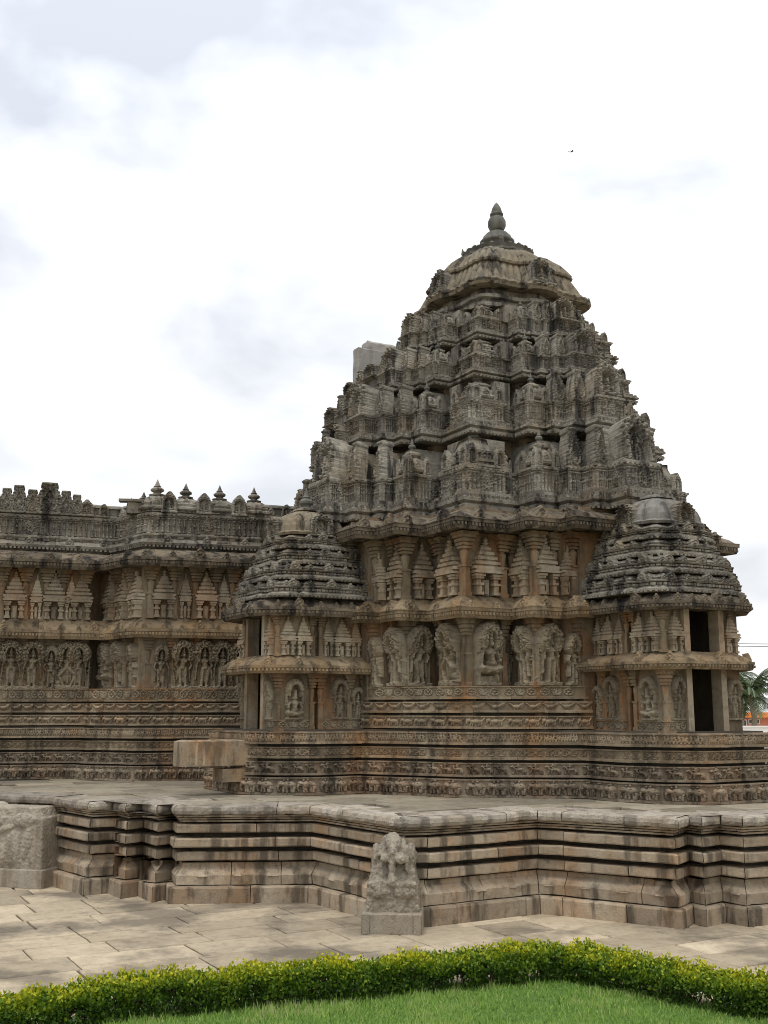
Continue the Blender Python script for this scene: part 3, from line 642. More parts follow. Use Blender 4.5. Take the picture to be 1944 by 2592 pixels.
ring_mesh('unit_shoulder', UP, [(UI, .86), (.0, .86), (.06, .885), (.06, .93), (-.02, .95), (-.12, .97), (UI, .97)], 'tower')
ring_mesh('unit_roof', RP, [(-.2, .93), (-.03, .93), (-.03, 1.0), (.05, 1.03), (.08, 1.08), (.05, 1.13), (.045, 1.2), (-.0, 1.28), (-.08, 1.34), (-.16, 1.36), (-.2, 1.36)], 'tower')
ring_mesh('unit_roof_steps', RP, [(-.2, .93), (.0, .93), (.0, 1.0), (.08, 1.03), (.08, 1.09), (-.02, 1.12), (-.02, 1.18), (.06, 1.21), (.06, 1.26), (-.06, 1.29), (-.06, 1.34), (-.2, 1.36)], 'tower')
ring_mesh('unit_cap', sqpath(.17, .02), [(-.14, 1.33), (-.03, 1.33), (.02, 1.36), (.07, 1.4), (.07, 1.44), (.0, 1.48), (-.08, 1.52), (-.14, 1.52)], 'tower')
def unit(parent, p, nn, z, wd, h, base, roof='unit_roof', sides=(0, -1, 1), tot=1.8):
    sx, sz = wd / 1.04, h / tot
    u = new('miniature_shrine', RM['unit_base'], parent, loc(p, z, base), rzof(nn), (sx, sx, sz))
    new('shrine_band', RM['unit_band'], u); new('shrine_shoulder', RM['unit_shoulder'], u); new('shrine_roof', RM[roof], u); new('roof_cap', RM['unit_cap'], u)
    new('finial', RM['finial'], u, (0, 0, 1.48), 0, (.62, .62, .34))
    for k in sides:                                            # 0 = -y face, -1 = -x face, 1 = +x face
        a = {0: 0, -1: -math.pi / 2, 1: math.pi / 2}[k]; dx, dy = math.sin(a), -math.cos(a)
        new('pillar_band', RM['pillar_band_%d' % rnd.randrange(2)], u, (dx * .47, dy * .47, .415), a, (.98, 1, 1))
        new('roof_medallion', RM['horseshoe'], u, (dx * .345, dy * .345, 1.04), a, (.95, 1, .85))
        for sg in (-1, 1):
            cx, cy = math.cos(a), math.sin(a)
            new('roof_niche', RM['small_niche'], u, (dx * .43 + cx * sg * .335, dy * .43 + cy * sg * .335, .9), a, (.82, 1, .82))
    return u
TIERS = [(7.40, 9.24, 3.10), (9.22, 10.68, 2.62), (10.66, 11.74, 2.24), (11.72, 12.72, 1.95)]
TH = [1.92, 1.54, 1.18, 1.06]
for ti, (z0, z1, k) in enumerate(TIERS):
    h = z1 - z0; hb = h * .235; hw_ = h * .5
    bo = [1.62, 1.58, 1.46, 1.38][ti]; v1, v2 = [(1.31, 1.45), (1.30, 1.43), (1.26, 1.35), (1.23, 1.30)][ti]
    half = [(k, k), (.68 * k, k), (.68 * k, .84 * k), (.56 * k, .84 * k), (.56 * k, 1.2 * k), (.38 * k, 1.2 * k), (.38 * k, v1 * k), (.26 * k, v1 * k), (.26 * k, v2 * k), (.15 * k, v2 * k), (.15 * k, bo * k)]
    tp = star(half)
    d = .055 * k
    blocks(tp, [(-.6, z0), (d - .02, z0), (d + .03, z0 + .03), (d + .03, z0 + hb * .25), (d - .02, z0 + hb * .35), (d + .05, z0 + hb * .45), (d + .05, z0 + hb * .6), (d - .05, z0 + hb * .8), (d - .05, z0 + hb), (-.6, z0 + hb)], M['tower'], 'tier_moulding', tower, B0, 1.3, step=.3, amp=.01)
    blocks(tp, [(-.6, z0 + hb), (0, z0 + hb), (0, z0 + hw_), (.05, z0 + hw_ + .02), (.05, z0 + hw_ + .06), (-.05, z0 + hw_ + .08), (-.6, z0 + hw_ + .08)], M['tower'], 'tier_wall_band', tower, B0, 1.2, step=.3, amp=.01)
    beads(tp, z0 + hb * .62, d + .01, tower, B0, 'tower', pitch=.11, w_=.07, h_=hb * .17); beads(tp, z0 + .0, d, tower, B0, 'tower', pitch=.09, h_=.05); beads(tp, z0 + hw_ + .0, .03, tower, B0, 'tower', pitch=.12, w_=.07, h_=.05)
    for i in range(tp.ns):                                     # pillar bands on the tier walls
        if tp.len[i] > .16:
            p, nn, _ = tp.at(tp.cum[i] + tp.len[i] / 2)
            if np.dot(nn, NRv + NLv) < .3: continue
            new('pillar_band', RM['pillar_band_%d' % (1 if tp.len[i] < .5 else 0)], tower, loc(p + nn * .005, z0 + hb + .01), rzof(nn), (min(1.2, tp.len[i] / .96), 1, (hw_ - hb) / .47))
    ring(tp, [(-.7, z0 + hw_), (-.10, z0 + hw_), (-.17, z0 + h * .72), (-.3, z0 + h * .9), (-.7, z0 + h * .92)], M['tower'], 'tier_backing', tower, B0, step=.3, amp=.012)
    kn = ([t_[2] for t_ in TIERS] + [1.6])[ti + 1] * .93
    cp_ = star([(kn, kn), (.56 * kn, kn), (.56 * kn, 1.16 * kn), (.2 * kn, 1.16 * kn), (.2 * kn, 1.4 * kn)])
    zc = z0 + hw_
    while zc < z1 + .02:                                       # set-back courses of bare core stone
        hh = h * .14; blocks(cp_, [(-.7, zc), (rnd.choice((0, .05, -.03)), zc), (rnd.choice((0, .06, .02)), zc + hh - .01), (-.7, zc + hh - .01)], M['core'], 'core_course', tower, B0, 1.3, step=.4, amp=.012, wob=.03); zc += hh
    ring(star([(k * .9, k * .9), (.5 * k, .9 * k), (.5 * k, 1.1 * k), (.2 * k, 1.1 * k), (.2 * k, (bo - .2) * k)]), [(-1.2, z0 + hw_ - .02), (-.05, z0 + hw_ - .02), (-.05, z0 + hw_ + .12), (-1.2, z0 + hw_ + .12)], M['tower'], 'tier_roof', tower, B0)
    ring(cp_, [(-1.2, z0), (-.1, z0), (-.1, z1 + .05), (-1.2, z1 + .05)], M['core'], 'tier_core', tower, B0)
    uw = .34 * k; uh = TH[ti]
    for fi in (0, 3):
        fc, nn = FACES[fi], FN[fi]
        if fi == 0: unit(tower, W(k - uw / 2 - .02, k - uw / 2 - .02), nn, z0 + .02, uw + .06, uh * 1.02, B0, 'unit_roof_steps' if ti % 2 == 0 else 'unit_roof', (0, -1))
        for sg in (1, -1):
            if sg == (-1 if fi == 0 else 1): unit(tower, fc(sg * (k - uw / 2), k - uw / 2), nn, z0 + .02, uw, uh, B0, 'unit_roof', (0, -1, 1))
            pw = .205 * k
            unit(tower, fc(sg * .475 * k, 1.22 * k - pw / 2), nn, z0 + .02, pw + .05, uh * .96, B0, 'unit_roof', (0, -1, 1))
            for tt, oo in ((.32, v1), (.205, v2)):
                o_ = new('teardrop_panel', RM['teardrop_%d' % rnd.randrange(2)], tower, loc(fc(sg * tt * k, oo * k - .01), z0 + hw_ * 1.0), rzof(nn), (.128 * k / .41, 1.0, h * .5 / .9)); o_.rotation_euler[0] = -.13
            unit(tower, fc(sg * .62 * k, .9 * k), nn, z0 + .02, .09 * k, uh * .86, B0, 'unit_roof', (0, -1, 1))
        bw = .32 * k
        mb = MB(); mb.box(-bw * .5, bw * .5, .05, .9, 0, h * .4, .1); mb.box(-bw * .3, bw * .3, .14, .9, h * .4, h * .52, .06)
        new('niche_backing', mb.mesh('niche_backing', M['tower']), tower, loc(fc(0, (bo - .08) * k), z0 + hw_), rzof(nn))
        o_ = new('deity_niche', RM['niche_%d' % ((ti + fi) % 2)], tower, loc(fc(0, (bo - .05) * k + .02), z0 + hw_), rzof(nn), (bw / .9, 1.2, h * .62 / 1.12)); o_.rotation_euler[0] = -.15
        for sg in (1, -1):                                     # carved returns of the niche block
            side = (NLv if fi == 0 else NRv) * (1 if (sg == 1) == (fi == 0) else -1)
            if np.dot(side, NLv + NRv) < 0 and False: continue
            cpos = fc(sg * (bw * .5 + .01), (bo - .2) * k)
            new('teardrop_panel', RM['teardrop_0'], tower, loc(cpos, z0 + hw_), rzof(side), (.8 * k / 3.1, .6, h * .46 / .9))
# set-back nose of the tower over the vestibule, with its upright back slab
nose_half = [(1.95, -2.5), (1.95, -4.2), (1.7, -4.2), (1.7, -5.6), (1.45, -5.6), (1.45, -6.2), (-1.45, -6.2), (-1.45, -2.5)]
for ti, (z0, z1, k) in enumerate([(7.40, 9.24, 1.8), (9.24, 10.68, 1.52), (10.68, 11.74, 1.28), (11.74, 12.5, 1.0)]):
    h = z1 - z0
    npth = Path([W(l * k, r if r > -3 else -2.5 + (r + 2.5) * (.35 + .65 * min(1, k * .85))) for l, r in reversed(nose_half)])
    blocks(npth, [(-.5, z0), (.08, z0), (.12, z0 + .05), (.05, z0 + h * .12), (.12, z0 + h * .17), (.0, z0 + h * .24), (.0, z0 + h * .5), (.07, z0 + h * .53), (.07, z0 + h * .57), (-.06, z0 + h * .6), (-.06, z1), (-.5, z1)], M['tower'], 'nose_course', tower, B0, 1.2, step=.4, amp=.01)
    for (l, r, key) in [(1.95, -3.2, 'niche_0'), (1.95, -3.9, 'teardrop_0'), (1.7, -4.5, 'teardrop_1'), (1.7, -5.1, 'niche_1'), (1.45, -5.9, 'teardrop_0')]:
        rr = -2.5 + (r + 2.5) * (.35 + .65 * min(1, k * .85)); hh = RM['d_n'] = (1.12 if 'niche' in key else .92)
        new('deity_niche' if 'niche' in key else 'teardrop_panel', RM[key], tower, loc(W(l * k + .03, rr), z0 + h * .55), rzof(NLv), (.75, 1, h * .5 / hh))
sp_ = Path([(-1.0, -.18), (1.0, -.18), (1.0, .18), (-1.0, .18)], True); zt_s = [13.95, 14.28]
v, f = sweep(sp_, 0, sp_.total, [(-.1, 12.2), (0, 12.2)] + [(0, 12.2 + .3 * i) for i in range(1, 7)] + [(-.02, 14.04), (-.12, 14.06)], .25, .03, whole=True); nn_ = 10; f.append(tuple(range(nn_ - 1, len(v), nn_)))
so_ = new('back_slab', mesh('back_slab', v, f, M['slab']), tower, loc(W(0.0, -6.0), 0), rzof(NRv), label='pale plain upright slab behind the tower top')
sp_ = Path([(-.7, -.17), (.75, -.17), (.75, .17), (-.7, .17)], True); v, f = sweep(sp_, 0, sp_.total, [(-.1, 13.98), (-.01, 13.98), (0, 14.1), (.0, 14.24), (-.03, 14.29), (-.12, 14.3)], .22, .04, whole=True); f.append(tuple(range(5, len(v), 6)))
new('slab_crest', mesh('slab_crest', v, f, M['slab']), so_)
mb = MB(); mb.box(-1.1, 1.1, -3.0, .1, 12.62, 12.72); o_ = new('nose_roof', mb.mesh('nose_roof', M['tower']), tower, loc(W(0, -6.0), 0), rzof(NRv))

# ---------------------------------------- crowning dome and pot finial
def lobed(prof, m, name, nseg=240, sq=.10, lob=.02, nl=28):
    v = []; f = []
    for r, z, k in prof:
        for i in range(nseg):
            t = 2 * math.pi * i / nseg; ta = t
            ca, sa = abs(math.cos(t)), abs(math.sin(t)); s4 = 1 / (ca ** 5 + sa ** 5) ** .2
            st = 1 + .035 * math.cos(8 * t) + .03 * (1 if abs(((t / (math.pi / 2)) + .5) % 1 - .5) < .13 else 0)
            rr = r * (1 + (s4 - 1) * .75) * st * (1 + lob * k * abs(math.cos(nl * t / 2)) - lob * k * .5)
            q = jit((rr * math.cos(t), rr * math.sin(t), z), .012); v.append(q)
    for j in range(len(prof) - 1):
        for i in range(nseg): i2 = (i + 1) % nseg; f.append((j * nseg + i, j * nseg + i2, (j + 1) * nseg + i2, (j + 1) * nseg + i))
    f.append(tuple((len(prof) - 1) * nseg + i for i in range(nseg)))
    o = new(name, mesh(name, v, f, m), tower, (0, 0, -ZP), rzof(NRv)); return o
lobed([(1.55, 12.45, 0), (1.72, 12.7, 0), (1.78, 12.74, 0), (1.78, 12.84, 0), (1.62, 12.88, 0), (1.62, 12.97, 0), (1.72, 13.0, 0), (1.72, 13.08, 0), (1.55, 13.12, 0), (1.52, 13.34, 0), (1.3, 13.4, 0)], M['tower'], 'dome_neck')
lobed([(1.4, 13.28, 0), (1.9, 13.26, .2), (1.93, 13.32, .3), (1.84, 13.35, .6), (1.88, 13.4, 1.5), (1.84, 13.47, 1.5), (1.72, 13.52, 2), (1.66, 13.66, 2), (1.58, 13.82, 2), (1.5, 13.98, 1.5), (1.46, 14.04, 1), (1.2, 14.06, 1)], M['dome'], 'lower_dome', lob=.02, nl=60)
lobed([(1.2, 13.9, 0), (1.4, 14.0, 1), (1.54, 14.03, 1), (1.55, 14.09, 1.5), (1.47, 14.2, 2), (1.32, 14.4, 2), (1.12, 14.58, 1.6), (.9, 14.68, 1), (.6, 14.72, 0)], M['dome'], 'upper_dome', lob=.02, nl=60)
mb = MB(); mb.lathe([(.5, 14.66), (.8, 14.68), (.88, 14.74), (.86, 14.8), (.9, 14.87), (.7, 14.9), (.45, 14.94), (.34, 14.96)], 40, lob=20, amp=.06)
new('lotus_disc', mb.mesh('lotus_disc', M['finial']), tower, (0, 0, -ZP))
for i in range(24):
    a = 2 * math.pi * i / 24; r0 = .88; big = .075 if i % 6 else .24
    if 'petal' not in RM: pb = MB(); pb.add([(-.08, 0, 0), (.08, 0, 0), (.06, -.05, .07), (-.06, -.05, .07), (0, -.03, .15), (-.06, .06, .03), (.06, .06, .03)], [(0, 1, 2, 3), (3, 2, 4), (5, 0, 3), (1, 6, 2), (5, 3, 4), (6, 4, 2), (5, 4, 6), (0, 5, 6, 1)]); RM['petal'] = pb.mesh('petal', M['finial'])
    new('lotus_petal', RM['petal'], tower, (r0 * math.cos(a), r0 * math.sin(a), 14.84 - ZP), a + math.pi / 2, (1.1, 1.1, big / .13))
mb = MB(); mb.lathe([(.30, 14.9), (.33, 14.98), (.38, 15.1), (.40, 15.2), (.45, 15.22), (.45, 15.28), (.40, 15.31), (.37, 15.4), (.28, 15.5), (.17, 15.55), (.14, 15.6)], 28)
new('pot_base', mb.mesh('pot_base', M['finial'], True), tower, (0, 0, -ZP))
mb = MB(); mb.lathe([(.14, 15.57), (.19, 15.62), (.235, 15.72), (.235, 15.84), (.19, 15.94), (.13, 15.98), (.12, 16.0), (.175, 16.02), (.175, 16.06), (.13, 16.09), (.14, 16.13), (.11, 16.23), (.055, 16.33), (.005, 16.39)], 24)
new('pot_finial', mb.mesh('pot_finial', M['finial'], True), tower, (0, 0, -ZP))
for nn in (NRv, NLv, -NRv, -NLv):                              # horseshoe gables on the dome
    p = CEN + nn * 1.83; o_ = new('dome_gable', RM['niche_1'], tower, loc(p, 13.42), rzof(nn), (.72, 1.0, .66)); o_.rotation_euler[0] = -.22
for a in range(8):
    if a % 2: t = a * math.pi / 4; nn = NRv * math.cos(t) + NLv * math.sin(t); new('dome_corner_horn', RM['petal'], tower, loc(CEN + nn * 2.25, 13.3), rzof(nn), (1.6, 1.6, 1.4))

# ================================================================== THE TWO SMALL SHRINES
def shrine(side, label, zoff):
    def P(t, o): return W(t, o) if side == 'R' else W(o, t)
    fn = NRv if side == 'R' else NLv; sn = NLv if side == 'R' else NRv      # front normal, normal of the side towards the corner
    def PA(pts): 
        q = [P(*a) for a in pts]
        return Path(q if side == 'R' else q[::-1])
    c = P(0, 5.4); base = (float(c[0]), float(c[1]), ZP)
    T = thing('small_shrine', label, 'shrine', base, 'small side shrines against the temple tower')
    lc = lambda p, z: loc(p, z, base)
    foot = PA([(1.5, 4.75), (1.5, 5.7), (1.15, 6.45), (.55, 6.95), (-1.35, 6.95), (-1.35, 5.0)])
    lower_friezes(foot, T, base)
    fl = MB(); pts = [P(*a) for a in [(1.45, 4.4), (1.45, 5.65), (1.1, 6.4), (.5, 6.9), (-1.3, 6.9), (-1.3, 4.4)]]
    if side != 'R': pts = pts[::-1]
    n = len(pts); fl.add([(p[0] - base[0], p[1] - base[1], z - ZP) for z in (2.8, 2.9) for p in pts], [tuple(range(n)), tuple(range(n, 2 * n))] + [(i, (i + 1) % n, n + (i + 1) % n, n + i) for i in range(n)])
    new('shrine_floor', fl.mesh('shrine_floor', M['friezelow']), T)
    z1, z2, z3, z4 = 4.06, 4.38 + zoff * .3, 5.18 + zoff * .6, 5.56 + zoff
    ow = .38
    wt, wf = .97, 6.42
    side_near = [(wt, 4.3), (wt, 5.42), (.84, 5.42), (.84, 5.6), (wt, 5.6), (wt, wf), (.5, wf)]
    for za, zb, nm in ((2.895, z1 + .1, 'lower_wall'), (z2 - .05, z3 + .12, 'upper_wall')):
        v, f = sweep(PA(side_near), 0, PA(side_near).total, [(-.16, za), (0, za), (0, zb), (-.16, zb)], .4, .005, o=base); new(nm, mesh(nm, v, f, M['wall']), T)
        far = PA([(-.5, wf), (-wt, wf), (-wt, 4.3)]); v, f = sweep(far, 0, far.total, [(-.16, za), (0, za), (0, zb), (-.16, zb)], .4, .005, o=base); new(nm, mesh(nm, v, f, M['wall']), T)
        for sg in (1, -1):                                     # door jambs
            b = MB(); b.box(-.07, .07, -.1, .16, 0, zb - za); p = P(sg * (ow + .065), wf + .0)
            new('door_jamb', b.mesh('door_jamb', M['turret']), T, lc(p, za), rzof(fn))
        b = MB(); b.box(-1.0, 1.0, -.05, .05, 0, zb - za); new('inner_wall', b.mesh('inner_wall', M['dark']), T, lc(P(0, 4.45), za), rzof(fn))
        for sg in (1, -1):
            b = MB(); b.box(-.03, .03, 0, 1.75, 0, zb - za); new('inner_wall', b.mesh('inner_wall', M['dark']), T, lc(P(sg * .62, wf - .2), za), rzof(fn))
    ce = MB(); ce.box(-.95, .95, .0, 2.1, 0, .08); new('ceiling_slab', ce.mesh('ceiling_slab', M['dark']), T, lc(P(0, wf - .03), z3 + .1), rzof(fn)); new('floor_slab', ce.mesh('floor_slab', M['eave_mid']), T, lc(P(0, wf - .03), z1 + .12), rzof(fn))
    out = [(wt, 4.35), (wt, 5.75), (wt * .94, 6.2), (.62, wf + .12), (-.62, wf + .12), (-wt * .94, 6.2), (-wt, 5.75), (-wt, 4.35)]
    eave(PA(out), z1, z2 + .02, .42, 'eave_mid', T, base, 'mid_eave_block', orn=True, step_orn=.5, oscale=.6)
    eave(PA(out), z3 - .02, z4 - .04, .44, 'eave', T, base, 'top_eave_block', orn=True, step_orn=.32, oscale=.72)
    # figures
    sgn = 1
    for t, o, nn, key, s_ in [(wt + .01, 4.98, sn, 'arch_figure_0', 1.02), (wt + .01, 6.02, sn, 'arch_figure_1', .98), (.69, wf + .01, fn, 'arch_figure_2', .98), (-.75, wf + .01, fn, 'arch_figure_0', .95), (wt + .01, 4.55, sn, 'arch_figure_2', .8)]:
        new('arched_figure', RM[key], T, lc(P(t, o), 3.13), rzof(nn), (s_ if t != .69 else .7, s_, s_))
    bp_ = PA([(wt + .0, 4.35), (wt + .0, 5.4)]); band(bp_, 2.9, 3.13, .05, 'wall', ['rosette_band'], .5, T, base, 'rosette_course', 'rosette_carving')
    bp_ = PA([(wt + .0, 5.64), (wt + .0, wf), (.52, wf)]); band(bp_, 2.9, 3.13, .05, 'wall', ['rosette_band'], .45, T, base, 'rosette_course', 'rosette_carving')
    for t, o, nn, sx in [(wt, 4.95, sn, 1), (wt, 5.85, sn, .8), (wt, 6.2, sn, .8), (.7, wf, fn, .75), (-.72, wf, fn, .9)]:
        new('turret_relief', RM['turret_low'], T, lc(P(t, o), z2 + .02), rzof(nn), (sx, 1, (z3 - z2) / .78 * .98))
    for t, o, nn in [(wt, 4.62, sn), (wt, 5.27, sn)]:
        new('turret_relief', RM['turret_small'], T, lc(P(t, o), z2 + .02), rzof(nn), (.8, 1, (z3 - z2) / 1.05))
    for t, o in [(wt - .02, 5.42), (wt - .02, 5.62), (wt - .03, wf - .03), (wt - .02, 4.4), (wt - .02, 4.75)]:
        new('pilaster', RM['column'], T, lc(P(t, o), z2), rzof(fn), (.6, .6, (z3 - z2 + .05) / 1.32)); new('pilaster', RM['column'], T, lc(P(t, o), 2.92), rzof(fn), (.65, .65, (z1 - 2.9) / 1.32))
    # stepped roof: two ribbed tiers and a dome
    def ringpath(hw, cen=5.35):
        q = []
        a = hw; p = hw * 1.12; b_ = hw * .55; cc = hw * .78
        loop = [(a, -a), (a, -b_), (p, -b_), (p, b_), (a, b_), (a, a * .86), (a * .86, a), (b_, a), (b_, p), (-b_, p), (-b_, a), (-a * .86, a), (-a, a * .86), (-a, b_), (-p, b_), (-p, -b_), (-a, -b_), (-a, -a)]
        pts_ = [P(t, cen + o) for t, o in loop]
        if side != 'R': pts_ = pts_[::-1]
        return Path(pts_, True)
    zz = z4 - .06
    for hw, hh in ((1.17, .40), (1.06, .37), (.9, .38), (.78, .34)):
        rp = ringpath(hw)
        blocks(rp, [(-.5, zz), (.05, zz), (.09, zz + .03), (.09, zz + .07), (.02, zz + .1), (.02, zz + .12), (-.5, zz + .12)], M['tower'], 'roof_moulding', T, base, .9, amp=.006, wob=.01)
        beads(rp, zz + .0, .085, T, base, 'tower', pitch=.09, h_=.035)
        ring(rp, [(-.5, zz + .115), (-.03, zz + .115), (-.03, zz + hh * .5), (-.5, zz + hh * .5)], M['tower'], 'roof_band', T, base)
        for i in range(rp.ns):                                 # ribbed band: little upright blocks
            nb = max(1, int(rp.len[i] / .08))
            if rp.len[i] < .08: continue
            if np.dot(rp.n[i], NLv + NRv) < -.35: continue
            bw = rp.len[i] / nb
            for j in range(nb):
                p, nn, _ = rp.at(rp.cum[i] + bw * (j + .5))
                if 'rib' not in RM: rb = MB(); rb.box(-.5, .5, -.05, .05, 0, 1, .0); RM['rib'] = rb.mesh('rib', M['tower'])
                new('rib_block', RM['rib'], T, lc(p + nn * rnd.uniform(-.012, .008), zz + .13), rzof(nn), (bw * rnd.uniform(.78, .9), .8, (hh * .5 - .15) * rnd.uniform(.93, 1.0)))
        blocks(rp, [(-.5, zz + hh * .48), (.04, zz + hh * .48), (.06, zz + hh * .55), (.0, zz + hh * .58), (-.04, zz + hh * .62), (-.02, zz + hh * .7), (-.1, zz + hh * .86), (-.22, zz + hh * .93), (-.5, zz + hh * .94)], M['tower'], 'roof_course', T, base, .8, amp=.007, wob=.01)
        for i in range(rp.ns):
            if rp.len[i] > .3 and np.dot(rp.n[i], NLv + NRv) > -.3:
                p, nn, _ = rp.at(rp.cum[i] + rp.len[i] / 2); new('roof_gable', RM['horseshoe'], T, lc(p + nn * .02, zz + hh * .56), rzof(nn), (.9, .7, .62))
                for sg in (-1, 1): new('roof_gable', RM['horseshoe'], T, lc(p - nn * .03 + np.array((-nn[1], nn[0])) * sg * rp.len[i] * .36, zz + hh * .56), rzof(nn), (.55, .6, .45))
        ring(rp, [(-.62, zz), (-.3, zz), (-.3, zz + hh + .02), (-.62, zz + hh + .02)], M['core'], 'roof_core', T, base); zz += hh - .02
    nseg = 132; v = []; f = []
    prof = [(.5, -.12, 0), (.62, -.1, 0), (.62, -.02, 0), (.56, 0, 0), (.56, .05, 0), (.8, .03, .6), (.83, .08, 1), (.76, .12, 1.5), (.74, .24, 2), (.69, .36, 2), (.6, .47, 2), (.47, .56, 2), (.34, .61, 1.5), (.26, .63, .3), (.31, .65, 1.5), (.29, .69, 1.5), (.18, .73, 1), (.05, .75, 0)]
    for r_, z_, k_ in prof:
        for i in range(nseg):
            t = 2 * math.pi * i / nseg; ca, sa = abs(math.cos(t)), abs(math.sin(t)); s4 = 1 + .6 * (1 / (ca ** 5 + sa ** 5) ** .2 - 1)
            rr = r_ * s4 * (1 + .06 * k_ * (abs(math.cos(9 * t)) ** .5 - .6)); v.append(jit((rr * math.cos(t), rr * math.sin(t), z_), .01))
    for j in range(len(prof) - 1):
        for i in range(nseg): i2 = (i + 1) % nseg; f.append((j * nseg + i, j * nseg + i2, (j + 1) * nseg + i2, (j + 1) * nseg + i))
    f.append(tuple((len(prof) - 1) * nseg + i for i in range(nseg)))
    dm = new('ribbed_dome', mesh('ribbed_dome', v, f, M['dome' if side == 'L' else 'slabgrey']), T, lc(P(0, 5.35), zz - .02), rzof(fn), (1.0, 1.0, 1.0))
    for nn in (fn, sn, -sn): new('dome_gable', RM['niche_1'], T, lc(P(0, 5.35) + nn * .72, zz - .02), rzof(nn), (.6, 1, .44))
    if side == 'L':
        new('finial', RM['finial'], T, lc(P(0, 5.35), zz + .64), 0, (.8, .8, .55))
    return T, base, P, lc
SL = shrine('L', 'small domed shrine left of centre, narrow doorway on its left, spout at its foot', .12)
SR = shrine('R', 'small domed shrine at the right with a wide dark two-storey opening', .0)
# stone water spout at the foot of the left shrine
T, base, P, lc = SL
mb = MB(); mb.box(-.26, .26, -2.0, .2, 0, .5); v = mb.v
b2 = MB()
sp = Path([(-.26, .0), (-.26, -1.75), (.26, -1.75), (.26, .0)])
v, f = sweep(Path([(.3, .3), (.28, -1.3), (-.28, -1.3), (-.28, .3)][::-1]), 0, 3.75, [(-.26, .0), (0, .02), (.0, .5), (-.1, .53), (-.26, .53)], .16, .012)
spm = mesh('water_spout', v, f, M['frieze'])
so = new('water_spout', spm, T, lc(P(.35, 6.95), 2.2), rzof(NLv), label='plain stone water spout beam jutting from the plinth')
for x in (-.85, -.93, -1.01, -1.12):
    g = MB(); g.box(.27, .295, x - .03, x + .02, .04, .49); new('spout_rib', g.mesh('spout_rib', M['plat']), so)
mb = MB(); mb.box(-.28, .28, -.45, .5, 0, .26); new('spout_bracket', mb.mesh('spout_bracket', M['core']), T, lc(P(.35, 6.95), 1.9), rzof(NLv))

# ================================================================== PILLARED HALL (left)
BH = (-7.0, 29.0, ZP)
hall = thing('temple_hall', 'long carved stone temple hall with crenellated parapet at the left edge', 'temple hall', BH)
lh = lambda p, z: loc(p, z, BH)
lower = Path([(-11.4, 26.95), (-7.6, 27.5), (-7.3, 27.1), (-6.0, 26.65), (-2.6, 27.2)])
lower_friezes(lower, hall, BH); upper_friezes(Path([q + np.array((0, .12)) for q in lower.p]), hall, BH)
u_, v_ = np.array((.485, -.875)), np.array((.875, .485))
st = [np.array((-7.3, 28.62))]
for i in range(3): st.append(st[-1] + u_ * .62); st.append(st[-1] + v_ * .17)
hw = Path([(-11.6, 26.9), (-7.75, 28.15), (-7.6, 28.9)] + [tuple(q) for q in st] + [(-3.2, 28.15), (-2.4, 28.5)])
band(Path([q + np.array((0, .2)) for q in lower.p]), 3.535, 3.85, .0, 'wall', ['rosette_band'], .54, hall, BH, 'rosette_course', 'rosette_carving')
v, f = sweep(hw, 0, hw.total, [(-.4, 2.9), (0, 2.9), (0, 5.3), (-.4, 5.3)], .4, .006, o=BH); new('lower_wall', mesh('lower_wall', v, f, M['wall']), hall)
v, f = sweep(hw, 0, hw.total, [(-.4, 5.25), (-.04, 5.25), (-.04, 7.2), (-.4, 7.2)], .4, .006, o=BH); new('upper_wall', mesh('upper_wall', v, f, M['wall']), hall)
he = Path([(-11.6, 26.9), (-7.75, 28.15), (-7.2, 28.45), (-6.05, 27.3), (-3.2, 28.15), (-2.2, 28.5)])
eave(he, 5.1, 5.62, .42, 'eave_mid', hall, BH, 'mid_eave_block', orn=True, step_orn=.42, oscale=.75)
eave(he, 6.86, 7.37, .7, 'eave', hall, BH, 'top_eave_block', orn=True, step_orn=.62, oscale=1.0)
sgm = lambda i, t: (hw.p[i] + (hw.p[i + 1] - hw.p[i]) * t, hw.n[i])
ki = 0
for i, ts in ((0, (.40, .56, .69, .80, .90, .965)), (3, (.5,)), (5, (.5,)), (7, (.5,)), (9, (.13, .32, .50, .66, .82, .95))):
    for t in ts:
        p, nn = sgm(i, t); wide = i in (0, 9) and ts.index(t) in (1, 3, 0, 2)
        key = ['deity_0', 'deity_7', 'attendant_0', 'deity_5', 'deity_9', 'attendant_1', 'deity_8', 'deity_6', 'deity_4', 'attendant_2', 'deity_1'][(ki * 3) % 11]; ki += 1
        new('deity_relief' if 'deity' in key else 'attendant_relief', RM[key], hall, lh(p + nn * .01, 3.84), rzof(nn), (.98, 1.1, .98))
        kt = 'turret' if (ki % 2 == 0 or i not in (0, 9)) else 'turret_small'
        new('turret_relief', RM[kt], hall, lh(p - nn * .03, 5.62), rzof(nn), (1.05, 1.3, 1.02 if kt == 'turret' else 1.12))
for i, ts in ((0, (.48, .62, .75, .85, .99)), (4, (.5,)), (6, (.5,)), (9, (.02, .22, .41, .58, .74, .9))):
    for t in ts:
        p, nn = sgm(i, t)
        new('engaged_column', RM['column'], hall, lh(p - nn * .02, 5.6), rzof(nn)); new('pilaster', RM['column'], hall, lh(p - nn * .04, 3.84), rzof(nn), (.8, .8, 1.0))
pz = 7.42
hp = Path([(-11.6, 27.0), (-7.8, 28.25), (-7.15, 28.55), (-6.05, 27.4), (-3.2, 28.25), (-2.0, 28.7)])
blocks(hp, [(-.6, pz - .06), (.05, pz - .06), (.12, pz), (.22, pz + .06), (.24, pz + .12), (.15, pz + .15), (.08, pz + .24), (.02, pz + .27), (-.6, pz + .27)], M['tower'], 'parapet_moulding', hall, BH, 1.0, amp=.014, wob=.015)
